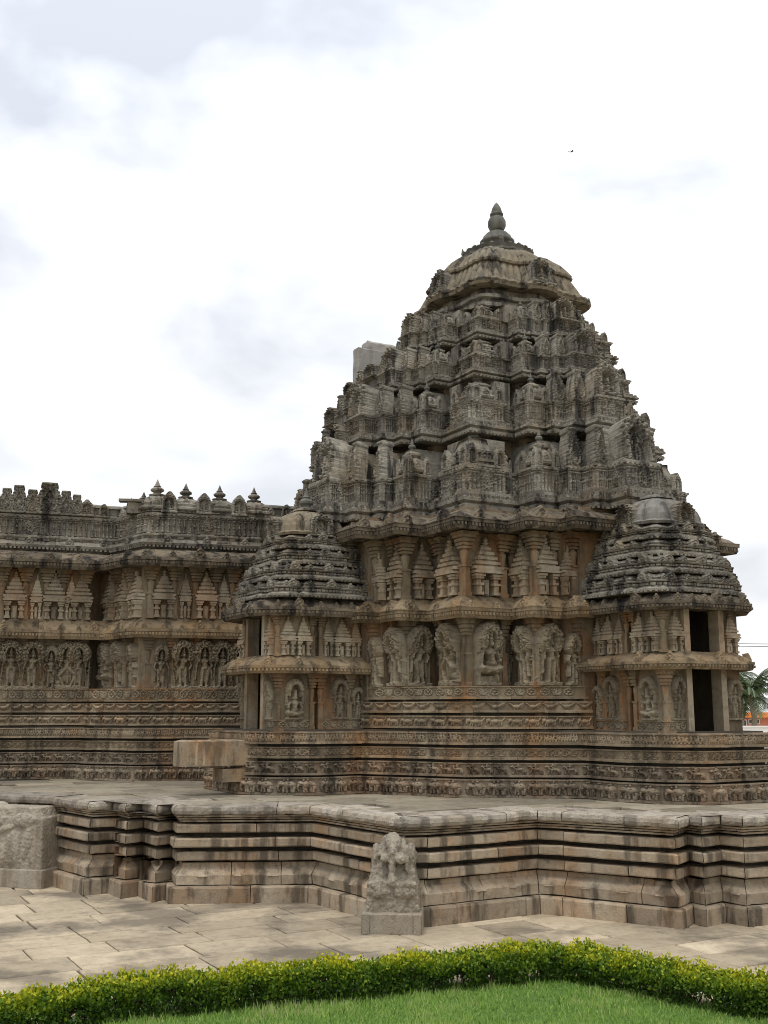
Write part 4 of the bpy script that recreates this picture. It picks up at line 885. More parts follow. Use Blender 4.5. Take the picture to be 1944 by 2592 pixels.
blocks(hp, [(-.6, pz + .26), (.06, pz + .26), (.12, pz + .32), (.12, pz + .36), (.02, pz + .4), (.0, pz + .84), (.06, pz + .86), (.06, pz + .92), (-.6, pz + .92)], M['tower'], 'parapet_band', hall, BH, 1.1, amp=.012)
beads(hp, pz + .0, .2, hall, BH, 'tower', pitch=.1, w_=.06, h_=.05); beads(hp, pz + .24, .04, hall, BH, 'tower', pitch=.3, w_=.17, h_=.09, d_=.06); beads(hp, pz + .84, .06, hall, BH, 'tower', pitch=.12, w_=.07, h_=.05)
for i in range(hp.ns):
    n = max(1, int(hp.len[i] / .85))
    for j in range(n):
        p, nn, _ = hp.at(hp.cum[i] + hp.len[i] * (j + .5) / n); new('pillar_band', RM['pillar_band_%d' % ((i + j) % 2)], hall, lh(p + nn * .01, pz + .4), rzof(nn), (hp.len[i] / n / .96, 1.1, .95))
        new('horseshoe_ornament', RM['horseshoe'], hall, lh(p + nn * .13, pz + .1), rzof(nn), (.9, .8, .8))
blocks(hp, [(-.7, pz + .9), (-.06, pz + .9), (-.02, pz + .96), (-.02, pz + 1.0), (-.1, pz + 1.03), (-.1, pz + 1.2), (-.04, pz + 1.22), (-.06, pz + 1.27), (-.2, pz + 1.33), (-.7, pz + 1.34)], M['tower'], 'parapet_coping', hall, BH, .7, amp=.012, wob=.02)
for i in range(1, hp.ns):
    n = max(1, int(hp.len[i] / .36))
    for j in range(n):
        p, nn, _ = hp.at(hp.cum[i] + hp.len[i] * (j + .5) / n); new('coping_niche', RM['small_niche' if (i + j) % 2 else 'horseshoe'], hall, lh(p - nn * .04, pz + .96), rzof(nn), (.9, .8, .66 if (i + j) % 2 else 1.0))
# teardrop crest over the left wing
for t, s_, key in [(.30, .95, 'teardrop_1'), (.39, 1.0, 'teardrop_0'), (.47, .92, 'teardrop_1'), (.545, 1.06, 'teardrop_1'), (.63, .95, 'teardrop_0'), (.735, 1.3, 'teardrop_1'), (.84, .95, 'teardrop_1'), (.91, .85, 'teardrop_0'), (.975, 1.0, 'small_niche')]:
    p = hp.p[0] + (hp.p[1] - hp.p[0]) * t; nn = hp.n[0]; zb = pz + .95
    sc = {'teardrop_0': (.95, 1, .72), 'teardrop_1': (.95, 1, .74), 'niche_0': (.78, 1, .78), 'small_niche': (1.2, 1, .8)}[key]
    if s_ > 1.2: sc = (1.25, 1, .7)
    new('crest_panel', RM[key], hall, lh(p + nn * .06, zb), rzof(nn), tuple(a * s_ for a in sc))
    mb = MB(); mb.box(-.19, .19, .06, .4, -.06, .3); new('crest_backing', mb.mesh('crest_backing', M['tower']), hall, lh(p, zb), rzof(nn))
# bell roofs with finials over the right wing
def bell(p, nn, s_=1.0, fin=True):
    key = 'bell'
    if key not in RM: ring_mesh(key, sqpath(.34, .05), [(-.25, 0), (.02, 0), (.08, .04), (.08, .09), (.0, .13), (.02, .2), (-.03, .3), (-.12, .38), (-.22, .42), (-.25, .42)], 'tower')
    b = new('bell_roof', RM[key], hall, lh(p - nn * .1, pz + 1.0), rzof(nn), (s_, s_, s_))
    if fin: new('finial', RM['finial_t'], b, (0, 0, .4), 0, (.85, .85, .48))
bell(hp.p[3] + np.array((.12, .35)), hp.n[3], 1.0)
for t in (.32, .62, .93):
    p, nn = hp.p[3] + (hp.p[4] - hp.p[3]) * t, hp.n[3]; bell(p - nn * .25, nn, .92)
for t in (.17, .47, .78):
    p, nn = hp.p[3] + (hp.p[4] - hp.p[3]) * t, hp.n[3]; new('parapet_niche', RM['small_niche'], hall, lh(p + nn * .02, pz + .93), rzof(nn), (1.3, 1, 1.0))
    mb = MB(); mb.box(-.3, .3, 0, .4, 0, .36); new('crest_backing', mb.mesh('crest_backing', M['dome']), hall, lh(p - nn * .08, pz + .93), rzof(nn))
for t, s_ in ((.1, .62), (.5, .7), (.85, .66)):
    p, nn = hp.p[2] + (hp.p[3] - hp.p[2]) * t, hp.n[2]; bell(p - nn * .2, nn, s_)
mb = MB(); mb.box(-.75, .35, -.1, .14, 0, .07); new('fallen_lintel', mb.mesh('fallen_lintel', M['tower']), hall, lh(np.array((-6.15, 27.7)), pz + 1.24), .1)
mb = MB(); mb.box(-.22, .2, -.16, .2, 0, .28); new('lintel_post', mb.mesh('lintel_post', M['tower']), hall, lh(np.array((-6.5, 27.8)), pz + .95), .3)
mb = MB(); mb.add([(x, y, z) for z in (7.3, 8.28) for x, y in ((-11.6, 27.3), (-7.8, 28.6), (-7.1, 28.9), (-6.05, 27.8), (-3.0, 28.7), (-1.5, 29.2), (-3.5, 38), (-15, 38))], [tuple(range(7, -1, -1)), tuple(range(8, 16))] + [(i, (i + 1) % 8, 8 + (i + 1) % 8, 8 + i) for i in range(8)])
new('hall_roof', mesh('hall_roof', [(x - BH[0], y - BH[1], z - BH[2]) for x, y, z in mb.v], mb.f, M['core']), hall)

# ================================================================== PLATFORM
BP = (0.0, 21.0, 0.0)
plat = thing('temple_platform', 'moulded granite platform with zigzag edge carrying the temple', 'platform', BP)
gp = [(-60, 2226), (122, 2239), (212, 2266), (275, 2261), (307, 2275), (350, 2268), (386, 2284), (420, 2277), (428, 2288), (781, 2284), (1010, 2349), (1090, 2346), (1368, 2313), (1427, 2318), (1729, 2352), (1757, 2338), (1790, 2346), (1838, 2336), (1895, 2346), (1990, 2336), (2300, 2310)]
PP = Path([G(*q) for q in gp])
core = [(-.9, .0), (-.42, .0), (-.42, 1.5), (-.9, 1.5)]
v, f = sweep(PP, 0, PP.total, core, .6, .0, o=BP); new('platform_core', mesh('platform_core', v, f, M['dark']), plat)
blocks(PP, [(-.5, 0), (.02, 0), (.02, .25), (.0, .28), (-.5, .28)], M['plat'], 'base_block', plat, BP, corners=True, blen=1.4, amp=.014, gap=.014, wob=.012, step=.25)
blocks(PP, [(-.5, .3), (-.1, .3), (-.09, .46), (-.11, .48), (-.19, .57), (-.22, .6), (-.23, .66), (-.5, .66)], M['plat'], 'chamfer_block', plat, BP, corners=True, blen=1.2, amp=.02, wob=.02, step=.2, gap=.014)
for za, zb, of in ((.70, .85, -.12), (.94, 1.09, -.06), (1.175, 1.32, -.10)):
    blocks(PP, [(-.5, za), (of, za), (of + .01, za + .02), (of + .01, zb - .02), (of - .01, zb), (-.5, zb)], M['plat'], 'moulding_block', plat, BP, corners=True, blen=1.5, gap=.014, amp=.014, wob=.016, step=.22)
for za, of in ((1.36, -.17), (1.405, -.14), (1.45, -.10)):
    blocks(PP, [(-.5, za), (of, za), (of, za + .028), (-.5, za + .028)], M['plat'], 'fillet_block', plat, BP, 1.7, amp=.01, wob=.01, step=.3)
CPp = [(-60, 1992), (120, 2015), (290, 2034), (445, 2040), (773, 2046), (980, 2066), (1160, 2072), (1383, 2075), (1750, 2079), (1960, 2074), (2300, 2050)]
blocks(PP, [(-.9, 1.49), (-.05, 1.49), (-.02, 1.51), (-.005, 1.56), (-.02, 1.62), (-.06, 1.646), (-.9, 1.646)], M['cap'], 'cap_block', plat, BP, corners=True, blen=1.5, amp=.024, wob=.026, step=.1, gap=.018)
for i, s0 in enumerate(np.arange(PP.cum[1] + .3, PP.cum[-3], .62)):          # little raised tabs on the chamfered course
    p, nn, k = PP.at(s0)
    if min(s0 - PP.cum[k], PP.cum[k + 1] - s0) < .12 or rnd.random() < .35: continue
    if 'tab' not in RM: tb = MB(); tb.add([(-.09, -.0, 0), (.09, 0, 0), (.09, .17, .22), (-.09, .17, .22), (-.07, -.03, .02), (.07, -.03, .02), (.07, .13, .2), (-.07, .13, .2)], [(0, 3, 2, 1), (4, 5, 6, 7), (0, 1, 5, 4), (1, 2, 6, 5), (2, 3, 7, 6), (3, 0, 4, 7)]); RM['tab'] = tb.mesh('tab', M['plat'])
    new('raised_tab', RM['tab'], plat, loc(p - nn * .1, .42, BP), rzof(nn), (rnd.uniform(.8, 1.3), 1, rnd.uniform(.8, 1.05)))
# walkway slabs on the platform, laid along the temple axes
def slabs(name, m, parent, base, inside, ztop, th, w_range, l_range, lo, hi, gap=.018, seed=3, tilt=.006, maxn=290):
    q = random.Random(seed); r = lo[1]; cnt = 0
    while r < hi[1]:
        dr = q.uniform(*w_range); l = lo[0] + q.uniform(0, .8)
        while l < hi[0]:
            dl = q.uniform(*l_range); c = W(l + dl / 2, r + dr / 2)
            if inside(c):
                hx, hy = dl / 2 - gap / 2, dr / 2 - gap / 2; vv = []
                zt = ztop + q.uniform(-tilt, tilt) * .6; ta, tb_ = q.uniform(-tilt, tilt), q.uniform(-tilt, tilt)
                ou = [(-hx, -hy), (0, -hy), (hx, -hy), (hx, 0), (hx, hy), (0, hy), (-hx, hy), (-hx, 0)]
                ou = [(a + q.uniform(-.012, .012), b + q.uniform(-.012, .012)) for a, b in ou]
                for k, (sx, zz_) in enumerate(((1, -th), (1, -.012), (.975, 0))):
                    for a, b in ou:
                        x = NLv * a * sx + NRv * b * sx; vv.append((x[0], x[1], zz_ + ta * a + tb_ * b))
                ff = [tuple(range(16, 24))] + [(k * 8 + i, k * 8 + (i + 1) % 8, (k + 1) * 8 + (i + 1) % 8, (k + 1) * 8 + i) for k in range(2) for i in range(8)]
                # orientation: l,r frame is left handed seen from above
                ff = [tuple(reversed(t_)) for t_ in ff]
                new(name, mesh(name, vv, ff, m), parent, (c[0] - base[0], c[1] - base[1], zt - base[2])); cnt += 1
                if cnt >= maxn: return
            l += dl
        r += dr
def dist_in(path, c):
    """signed distance to open zigzag front: positive = behind it (towards the temple)"""
    best = 1e9; sg = 1
    for i in range(path.ns):
        t = np.clip(np.dot(c - path.p[i], path.d[i]), 0, path.len[i]); dv = c - path.p[i] - path.d[i] * t; dd = np.linalg.norm(dv)
        if dd < best - 1e-9: best = dd; sg = -1 if np.dot(dv, path.n[i]) > 0 else 1
    return best * sg
temple_r = lambda c: np.linalg.norm(c - CEN) < 4.2
pf = MB(); ptsf = [p - m_ * .5 for p, m_ in zip(PP.p, PP.m)]
n = len(ptsf); vs = [(p[0], p[1] - 21, 1.585) for p in ptsf] + [(14, 19, 1.585), (-16, 19, 1.585)]
new('walkway_bed', mesh('walkway_bed', vs, [tuple(range(n + 2))], M['dirt']), plat)
slabs('walkway_slab', M['floor'], plat, BP, lambda c: dist_in(PP, c) > .85 and c[1] < 28.5 and -9 < c[0] < 9.5 and not temple_r(c), 1.648, .06, (.5, .85), (.8, 1.7), (-6, -14), (15, 9.5), gap=.03, tilt=.01)

# ================================================================== ELEPHANT STATUES
def sculpt(name, parts, m, vox, amp, o_parent, loc_, rz=0.0):
    b = MB()
    me = bpy.data.meshes.new('tmp'); import bmesh
    bm = bmesh.new()
    for it in parts:
        if len(it) == 8:                                       # tapered block: x0 x1 y0 y1 z0 z1 top-scale top-shift
            x0, x1, y0, y1, z0, z1, tp_, sh = it
            g = bmesh.ops.create_cube(bm, size=1.0)['verts']
            for v_ in g:
                t_ = tp_ if v_.co.z > 0 else 1.0; cx_ = (x0 + x1) / 2
                v_.co = Vector((cx_ + v_.co.x * (x1 - x0) * t_, (y0 + y1) / 2 + v_.co.y * (y1 - y0) * (t_ if sh else 1) + (sh if v_.co.z > 0 else 0), z0 if v_.co.z < 0 else z1))
            continue
        (x, y, z, rx, ry, rz_, tilt) = it
        from mathutils import Matrix
        g = bmesh.ops.create_icosphere(bm, subdivisions=3, radius=1.0)
        mtx = Matrix.Translation((x, y, z)) @ Matrix.Rotation(tilt, 4, 'X') @ Matrix.Diagonal((rx, ry, rz_, 1))
        bmesh.ops.transform(bm, matrix=mtx, verts=g['verts'])
    bm.to_mesh(me); bm.free()
    ob = bpy.data.objects.new('tmp', me); COL.objects.link(ob)
    md = ob.modifiers.new('r', 'REMESH'); md.mode = 'VOXEL'; md.voxel_size = vox
    ms_ = ob.modifiers.new('s', 'SMOOTH'); ms_.factor = .5; ms_.iterations = 6
    dg = bpy.context.evaluated_depsgraph_get(); ev = ob.evaluated_get(dg); m2 = bpy.data.meshes.new_from_object(ev); bpy.data.objects.remove(ob)
    for vtx in m2.vertices:
        c_ = vtx.co; vtx.co = Vector(jit(jit(c_, amp, 4.0), amp * .8, 11.0))
    m2.name = name; m2.materials.clear(); m2.materials.append(m); m2.shade_smooth()
    return new(name, m2, o_parent, loc_, rz)
def elephant_statue(label, pos, rz, s, ped_h, wide=False):
    T = thing('elephant_statue', label, 'statue', (pos[0], pos[1], 0), 'weathered stone elephants along the platform', rz)
    hp_ = Path([(-.46, -.5), (.46, -.5), (.46, 1.0), (-.46, 1.0)], True)
    v, f = sweep(hp_, 0, hp_.total, [(-.4, 0), (0, 0), (0, ped_h - .02), (-.02, ped_h), (-.4, ped_h)], .18, .012, whole=True); f.append(tuple(range(4, len(v), 5)))
    new('pedestal', mesh('pedestal', v, f, M['eleph']), T)
    pts_ = []
    for i in range(2):
        for sg in (-1, 1):
            b = MB(); b.box(-.05, .05, -.02, .02, .01, ped_h - .015); 
            if i == 0: new('pedestal_pilaster', b.mesh('pedestal_pilaster', M['eleph']), T, (sg * .39, -.51, 0))
    z = ped_h
    if not wide:
        P_ = [(-.405, .405, -.38, .85, z - .03, z + .36 * s, .96, .02), (-.385, .385, -.36, .8, z + .3 * s, z + .8 * s, .72, .04), (-.27, .27, -.24, .7, z + .76 * s, z + .98 * s, .62, .08),
              (0, -.1, z + .93 * s, .13, .2, .13 * s, .4), (0, -.26, z + .8 * s, .065, .14, .15 * s, .2), (-.12, -.31, z + .735 * s, .07, .11, .06 * s, .3), (.12, -.32, z + .73 * s, .085, .12, .075 * s, .3),
              (0, -.33, z + .62 * s, .05, .08, .18 * s, 0), (-.27, -.05, z + .74 * s, .07, .2, .17 * s, 0), (.28, -.05, z + .74 * s, .08, .2, .19 * s, 0), (.22, -.26, z + .63 * s, .03, .1, .12 * s, -.4),
              (-.2, -.36, z + .38 * s, .19, .055, .05 * s, 0), (.21, -.36, z + .37 * s, .19, .06, .055 * s, 0), (-.2, -.36, z + .28 * s, .17, .06, .1 * s, 0), (.2, -.36, z + .27 * s, .18, .06, .1 * s, 0), (0, -.38, z + .44 * s, .07, .07, .1 * s, 0)]
    else:
        P_ = [(-.40, .40, -.44, .94, z - .03, z + .8 * s, .95, .0001), (-.37, .37, -.4, .9, z + .75 * s, z + .96 * s, .8, .02), (0, -.3, z + .82 * s, .26, .2, .2 * s, 0)]
        for sd in (-1, 1): P_ += [(sd * .39, -.2, z + .74 * s, .07, .2, .17 * s, .3), (sd * .4, -.24, z + .45 * s, .05, .1, .3 * s, .2), (sd * .4, .3, z + .32 * s, .05, .17, .28 * s, 0), (sd * .4, .6, z + .42 * s, .04, .1, .28 * s, -.2), (sd * .39, .05, z + .6 * s, .05, .3, .05 * s, .3), (sd * .39, .5, z + .76 * s, .06, .24, .12 * s, 0), (sd * .4, .1, z + .2 * s, .04, .12, .17 * s, 0)]
    sculpt('body', P_, M['eleph'], .016, .018 if wide else .026, T, (0, 0, 0))
    return T
g1 = G(997, 2366); elephant_statue('eroded stone elephant on a block pedestal, centre of the platform edge', (g1[0], g1[1] + .5), math.radians(-4), 1.06, .30)
g2 = G(30, 2236); elephant_statue('stone elephant cut by the left picture edge beside the platform', (g2[0] - .05, g2[1] + .0), math.radians(-106), 1.18, .34, True)

# ================================================================== GROUND, PAVING, LAWN
gd = new('ground', mesh('ground', [(-600, -60, -.06), (600, -60, -.06), (600, 1500, -.06), (-600, 1500, -.06)], [(0, 1, 2, 3)], M['ground'])); gd['kind'] = 'structure'
bed = new('courtyard_pavement', mesh('courtyard_pavement', [(-16, 4, -.045), (16, 4, -.045), (16, 25, -.045), (-16, 25, -.045)], [(0, 1, 2, 3)], M['dirt'])); bed['kind'] = 'structure'
HPTS = [(-7.2, 10.2), (-5.2, 11.1), (-3.7, 12.0), (-2.9, 12.62), (-1.25, 13.2), (.2, 13.7), (1.6, 14.2), (2.3, 14.42), (3.0, 13.75), (3.8, 12.95), (4.9, 12.1), (6.6, 10.9)]
HP = Path(HPTS)
slabs('paving_slab', M['pave'], bed, (0, 0, 0), lambda c: dist_in(PP, c) < .8 and dist_in(HP, c) > -.15 and c[1] < 23 and abs(c[0]) < 9, -.0, .05, (.62, .95), (.9, 1.9), (-8, -2), (16, 17), gap=.03, tilt=.0035, seed=5)
# bare strip under hedge and lawn
lawn_poly = [tuple(p + np.array((0, .1))) for p in HP.p] + [(6.6, 3.0), (-7.2, 3.0)]
lw = new('lawn', mesh('lawn', [(x, y, .018) for x, y in lawn_poly][::-1], [tuple(range(len(lawn_poly)))], M['lawn'])); lw['kind'] = 'structure'
# grass
n = 90000
gx = npr.uniform(-5.2, 5.6, n * 2); gy = npr.uniform(9.3, 14.3, n * 2)
hx = np.array([p[0] for p in HP.p]); hy = np.array([p[1] for p in HP.p]); lim = np.interp(gx, hx, hy) - .02
k = (gy < lim); gx, gy = gx[k][:n], gy[k][:n]; n = len(gx)
hgt = npr.uniform(.035, .085, n) * (1 + .8 * (npr.random(n) < .04)) * (1 + .7 * np.exp(-(lim[k][:n] - gy) / .12)); wd = npr.uniform(.005, .010, n); a = npr.uniform(0, math.pi, n); le = npr.uniform(0, .05, n); la = npr.uniform(0, 2 * math.pi, n)
V = np.zeros((n, 4, 3)); V[:, 0] = np.stack([gx - wd * np.cos(a), gy - wd * np.sin(a), 0 * gx], 1); V[:, 1] = np.stack([gx + wd * np.cos(a), gy + wd * np.sin(a), 0 * gx], 1)
V[:, 2] = np.stack([gx + wd * .6 * np.cos(a) + le * .4 * np.cos(la), gy + wd * .6 * np.sin(a) + le * .4 * np.sin(la), hgt * .6], 1); V[:, 3] = np.stack([gx + le * np.cos(la), gy + le * np.sin(la), hgt], 1)
pn = np.array([.7 * noise.noise(Vector((x * .9, y * .9, 3))) + .6 * noise.noise(Vector((x * 3.5, y * 3.5, 8))) for x, y in zip(gx, gy)])
V[:, 2, 2] *= (1 + .7 * np.clip(pn, -.5, 1)); V[:, 3, 2] *= (1 + .7 * np.clip(pn, -.5, 1))
tint = np.clip(.42 + .55 * pn + npr.normal(0, .2, n) + .35 * (npr.random(n) < .05), 0, 1)
g_ = new('grass', bigmesh('grass', V.reshape(-1, 3), np.arange(n * 4).reshape(n, 4)[:, [0, 1, 2, 3]], M['grass'], np.repeat(tint, 4))); g_['kind'] = 'stuff'; g_['label'] = 'bright green lawn grass in front of the hedge'; g_['category'] = 'grass'
# hedge
hedge = thing('hedge', 'low clipped yellow-green hedge bending to a corner around the lawn', 'hedge', (0, 13, 0))
n = 150000
s_ = npr.uniform(0, HP.total, n); idx = np.clip(np.searchsorted(HP.cum, s_, 'right') - 1, 0, HP.ns - 1)
hpP = np.array(HP.p); hd = np.array(HP.d); hn = np.array(HP.n); cpt = hpP[idx] + hd[idx] * (s_ - HP.cum[idx])[:, None]
th = npr.uniform(0, math.pi, n); rad = np.power(npr.random(n), .22)
lump = np.array([noise.noise(Vector((q * 2.1, t * 1.2, 1))) + .5 * noise.noise(Vector((q * 6.5, t * 2, 5))) for q, t in zip(s_, th)])
ee = .55; cx_ = np.sign(np.cos(th)) * np.abs(np.cos(th)) ** ee; cz_ = np.abs(np.sin(th)) ** ee
wdt = .28 * (1 + .3 * lump); hgt = .37 * (1 + .22 * lump) + .07 * npr.random(n) ** 3
cc = cpt + hn[idx] * (cx_ * rad * wdt)[:, None]; z = .03 + cz_ * rad * hgt * npr.uniform(.75, 1.04, n)
hole = np.array([noise.noise(Vector((x * 4.5, y * 4.5, zz * 4.5))) for x, y, zz in zip(cc[:, 0], cc[:, 1], z)]); keep = (hole > -.3) | (z > .3)
cc, z, cz_, hole, rad = cc[keep], z[keep], cz_[keep], hole[keep], rad[keep]; n = len(z)
d1 = npr.normal(0, 1, (n, 3)); d1[:, 2] += .9; d1 /= np.linalg.norm(d1, axis=1)[:, None]; d2 = np.cross(d1, npr.normal(0, 1, (n, 3))); d2 /= np.linalg.norm(d2, axis=1)[:, None]
ln = npr.uniform(.022, .055, n)[:, None]; wl = ln * npr.uniform(.3, .45, n)[:, None]; c3 = np.stack([cc[:, 0], cc[:, 1] - 13, z], 1)
V = np.stack([c3, c3 + d1 * ln * .5 + d2 * wl, c3 + d1 * ln * 1.05, c3 + d1 * ln * .5 - d2 * wl], 1)
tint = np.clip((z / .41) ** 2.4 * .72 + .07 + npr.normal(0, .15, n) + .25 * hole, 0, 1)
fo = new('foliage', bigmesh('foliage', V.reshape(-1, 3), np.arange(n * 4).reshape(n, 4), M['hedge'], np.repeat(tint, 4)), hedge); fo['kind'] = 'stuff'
mb = MB()
for i in range(900):
    p, nn, _ = HP.at(rnd.uniform(0, HP.total)); x0 = p + nn * rnd.uniform(-.1, .1); x1 = x0 + np.array((rnd.uniform(-.16, .16), rnd.uniform(-.16, .16)))
    mb.tube((x0[0], x0[1] - 13, -.02), (x1[0], x1[1] - 13, rnd.uniform(.2, .36)), .009, .004, 4)
tw = new('twigs', mb.mesh('twigs', M['twig']), hedge); tw['kind'] = 'stuff'

# ================================================================== BEYOND THE TEMPLE (right edge)
def palm(label, px, py, Y, R_, seed):
    q = random.Random(seed); x, _, z = atY(px, py, Y); T = thing('palm_tree', label, 'palm tree', (x, Y, -.06), 'coconut palms behind the house')
    b = MB(); pr = [(0, 0), (.15, z * .35), (.3, z * .7), (.1, z + .06)]
    for i in range(3): b.tube((pr[i][0], 0, pr[i][1]), (pr[i + 1][0], 0, pr[i + 1][1]), .2 - .02 * i, .18 - .02 * i, 8)
    new('trunk', b.mesh('trunk', M['trunk']), T)
    for i in range(26):
        az = i * 2.4 + q.uniform(-.2, .2); el = q.uniform(-.35, 1.25); ln_ = R_ * q.uniform(.8, 1.1); pts_ = []; p = Vector((.1, 0, z + .06)); d = Vector((math.cos(az) * math.cos(el), math.sin(az) * math.cos(el), math.sin(el)))
        vv, tt = [], []; ff = []
        ns = 16
        for j in range(ns):
            side = d.cross(Vector((0, 0, 1))).normalized(); up = side.cross(d)
            pn_ = p + d * (ln_ / ns)
            wj = R_ * .26 * math.sin(math.pi * min(1, (j + 1.4) / (ns + 1)) ** .8)
            for sg in (-1, 1):
                for e2 in (0, .5):
                    o0 = p + (pn_ - p) * e2; tip = o0 + side * sg * wj * .75 + d * wj * .45 - Vector((0, 0, 1)) * wj * q.uniform(.35, .75); k0 = len(vv)
                    vv += [tuple(o0), tuple(o0 + d * (ln_ / ns) * .42), tuple(tip + d * .03), tuple(tip)]; ff.append((k0, k0 + 1, k0 + 2, k0 + 3)); tt += [q.random()] * 4
            k0 = len(vv); rw = side * .03; vv += [tuple(p - rw), tuple(p + rw), tuple(pn_ + rw), tuple(pn_ - rw)]; ff.append((k0, k0 + 1, k0 + 2, k0 + 3)); tt += [.95] * 4
            p = pn_; d = (d - Vector((0, 0, 1)) * (.075 + .05 * j / ns)).normalized()
        new('frond', bigmesh('frond', np.array(vv), np.array(ff), M['palm'], np.array(tt)), T)
    return T
palm('coconut palm with drooping fronds above the orange-roofed house', 1893, 1757, 62, 2.6, 1)
palm('taller coconut palm hidden partly behind the small right shrine', 1862, 1722, 70, 2.4, 4)
# salmon house with orange roof slab
x0 = atY(1862, 1800, 75)[0]; xh = atY(1935, 1800, 75)
BHs = (xh[0], 75, -.06); house = thing('house', 'salmon pink house with a flat orange roof edge far behind', 'house', BHs)
zt = atY(1900, 1803, 75)[2]; zr = atY(1900, 1814, 75)[2]
b = MB(); b.box(-3.2, 6, 0, 6, 0, zr); new('wall', b.mesh('wall', M['pink']), house)
b = MB(); b.box(-3.5, 6.3, -.6, 6.3, zr, zt + .06); new('roof', b.mesh('roof', M['orange']), house)
for xa, xb, ya, yb in ((1866, 1888, 1820, 1836), (1894, 1921, 1818, 1830), (1950, 1980, 1820, 1834)):
    xa, xb = atY(xa, 1820, 75)[0] - xh[0], atY(xb, 1820, 75)[0] - xh[0]; za, zb = atY(1900, yb, 75)[2], atY(1900, ya, 75)[2]
    b = MB(); b.box(xa, xb, -.05, .02, za, zb); wn = new('window', b.mesh('window', M['glass']), house)
    b = MB()
    for i in range(4): xx = xa + (xb - xa) * i / 3; b.box(xx - .025, xx + .025, -.09, -.04, za, zb)
    b.box(xa, xb, -.092, -.042, za - .03, za + .03); b.box(xa, xb, -.092, -.042, zb - .03, zb + .03); new('frame', b.mesh('frame', M['whiteframe']), wn)
# white compound wall
wx = atY(1840, 1850, 55)[0]; wz = atY(1900, 1838, 55)[2]
b = MB(); b.box(-9, 30, 0, .25, 0, wz); b.box(-9, 30, -.04, .29, wz, wz + .07)
cw = new('compound_wall', b.mesh('compound_wall', M['white']), None, (wx, 55, -.06)); cw['label'] = 'bright white compound wall below the salmon house'; cw['category'] = 'wall'
# small tiled lean-to roof at the right edge
tx = atY(1925, 1892, 42); b = MB(); zt_ = tx[2]
Tt = thing('shed', 'low shed with reddish tiled roof at the right edge', 'shed', (tx[0] + 1.2, 42, -.06))
b.box(-1.2, 3, .3, 2.4, 0, zt_ - .05); new('wall', b.mesh('wall', M['white']), Tt)
for i in range(24):
    bb = MB(); x = -1.5 + i * .2
    bb.add([(x, 0, zt_ - .15), (x + .19, 0, zt_ - .15), (x + .19, 1.4, zt_ + .55), (x, 1.4, zt_ + .55), (x + .095, -.02, zt_ - .07), (x + .095, 1.4, zt_ + .63)], [(0, 4, 5, 3), (4, 1, 2, 5), (0, 1, 4), (3, 5, 2)]); new('tile_row', bb.mesh('tile_row', M['tileroof']), Tt)
# flowering bush
bx = atY(1938, 1880, 36); Bs = thing('flowering_bush', 'pink flowering bush at the right edge below the white wall', 'bush', (bx[0] + .3, 36, -.06))
n = 2600; c3 = npr.normal(0, 1, (n, 3)); c3 /= np.linalg.norm(c3, axis=1)[:, None]; c3 *= np.power(npr.random(n), .35)[:, None] * np.array((.8, .7, .55)); c3[:, 2] += bx[2] - .35
d1 = npr.normal(0, 1, (n, 3)); d1 /= np.linalg.norm(d1, axis=1)[:, None]; d2 = np.cross(d1, npr.normal(0, 1, (n, 3))); d2 /= np.linalg.norm(d2, axis=1)[:, None]
V = np.stack([c3, c3 + d1 * .05 + d2 * .03, c3 + d1 * .1, c3 + d1 * .05 - d2 * .03], 1)
new('crown', bigmesh('crown', V.reshape(-1, 3), np.arange(n * 4).reshape(n, 4), M['flower'], np.repeat(np.clip(.25 + .5 * (c3[:, 2] - bx[2] + .6) + npr.normal(0, .25, n), 0, 1), 4)), Bs, kind='stuff')
b = MB(); b.tube((0, 0, 0), (.1, 0, bx[2] - .4), .06, .04, 6); b.tube((0, 0, .5), (-.3, .1, bx[2] - .4), .04, .03, 6); new('trunk', b.mesh('trunk', M['twig']), Bs)
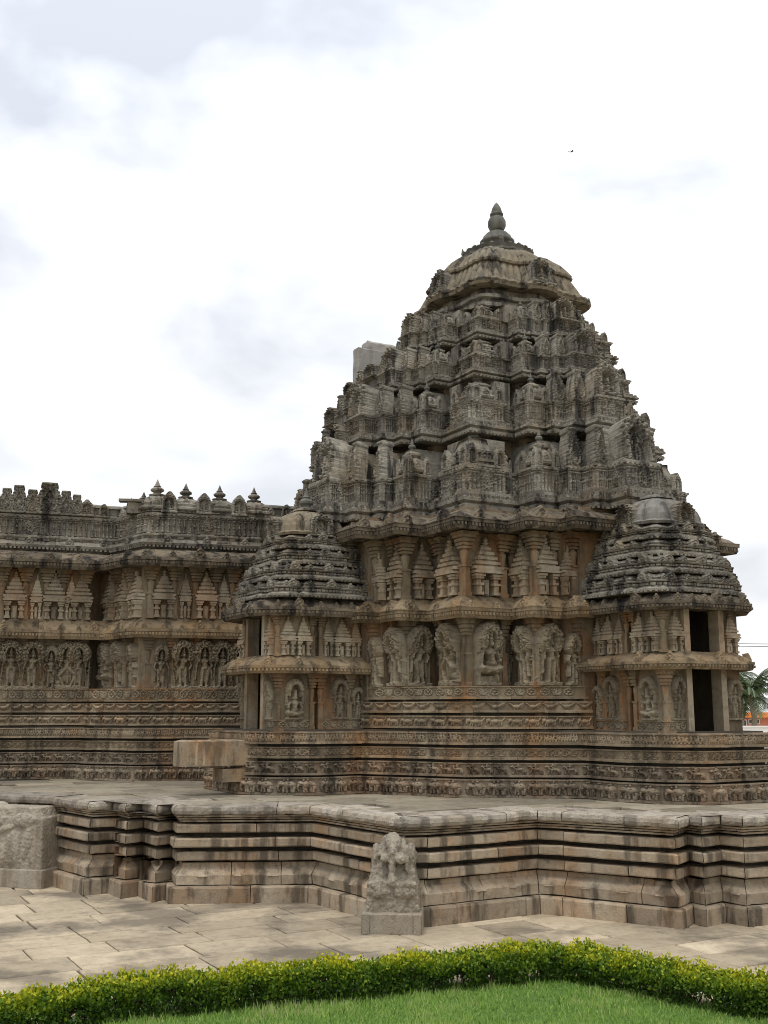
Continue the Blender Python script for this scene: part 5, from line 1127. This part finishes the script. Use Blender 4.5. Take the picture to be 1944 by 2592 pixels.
# steel railing past the platform
rx = atY(1938, 1930, 33); Rl = thing('railing', 'thin rusty steel railing at the right edge behind the plinth', 'railing', (rx[0], 33, -.06))
for i in range(4):
    b = MB(); b.tube((i * 1.6, 0, 0), (i * 1.6, 0, atY(1938, 1893, 33)[2] + .06), .03, .03, 6); new('post', b.mesh('post', M['metal']), Rl)
for zz_ in (1893, 1918, 1950):
    b = MB(); h_ = atY(1938, zz_, 33)[2] + .05; b.tube((-.8, 0, h_), (5.2, 0, h_), .022, .022, 6); new('rail', b.mesh('rail', M['metal']), Rl)
# power lines
for i, (ya, yb) in enumerate(((1621, 1624), (1627, 1631), (1783, 1781))):
    a_, b_ = atY(1500, ya - 4, 58), atY(2300, yb + 3, 50); mbx = MB(); prev = None
    for j in range(13):
        t = j / 12; p = [a_[k] + (b_[k] - a_[k]) * t for k in range(3)]; p[2] -= .5 * 4 * t * (1 - t) * .3
        if prev: mbx.tube(prev, p, .014, .014, 5)
        prev = p
    o_ = new('power_line', mesh('power_line', [(x - a_[0], y - a_[1], z_ - a_[2]) for x, y, z_ in mbx.v], mbx.f, M['wire']), None, a_)
    o_['label'] = ['upper of the two thin cables crossing the sky at the right', 'lower of the two thin cables crossing the sky at the right', 'single cable crossing in front of the palm fronds'][i]; o_['category'] = 'power line'; o_['group'] = 'overhead cables at the right'
# bird
bp3 = atY(1447, 384, 60); Bd = thing('bird', 'tiny dark bird flying in the white sky', 'bird', bp3); Bd.scale = (.8, .8, .8)
b = MB(); b.lathe([(.005, -.14), (.03, -.08), (.05, 0), (.04, .07), (.022, .1), (.03, .13), (.004, .17)], 8); o_ = new('body', b.mesh('body', M['bird'], True), Bd); o_.rotation_euler = (0, math.radians(70), 0)
for sg, up in ((1, .22), (-1, .07)):
    b = MB(); b.add([(.06, 0, 0), (-.07, 0, 0), (-.05, sg * .12, up * .6), (.05, sg * .14, up * .7), (-.06, sg * .26, up * 1.15), (.0, 0, .012), (.0, sg * .12, up * .65 + .012)], [(0, 1, 2, 3), (3, 2, 4), (0, 3, 6, 5), (1, 5, 6, 2), (3, 4, 6), (2, 6, 4)]); new('wing', b.mesh('wing', M['bird']), Bd, rz=.5)
b = MB(); b.add([(-.12, -.02, 0), (-.12, .02, 0), (-.26, .05, .01), (-.26, -.05, .01), (-.18, 0, .012)], [(0, 1, 2, 3), (0, 4, 1), (1, 4, 2), (2, 4, 3), (3, 4, 0)]); new('tail', b.mesh('tail', M['bird']), Bd)
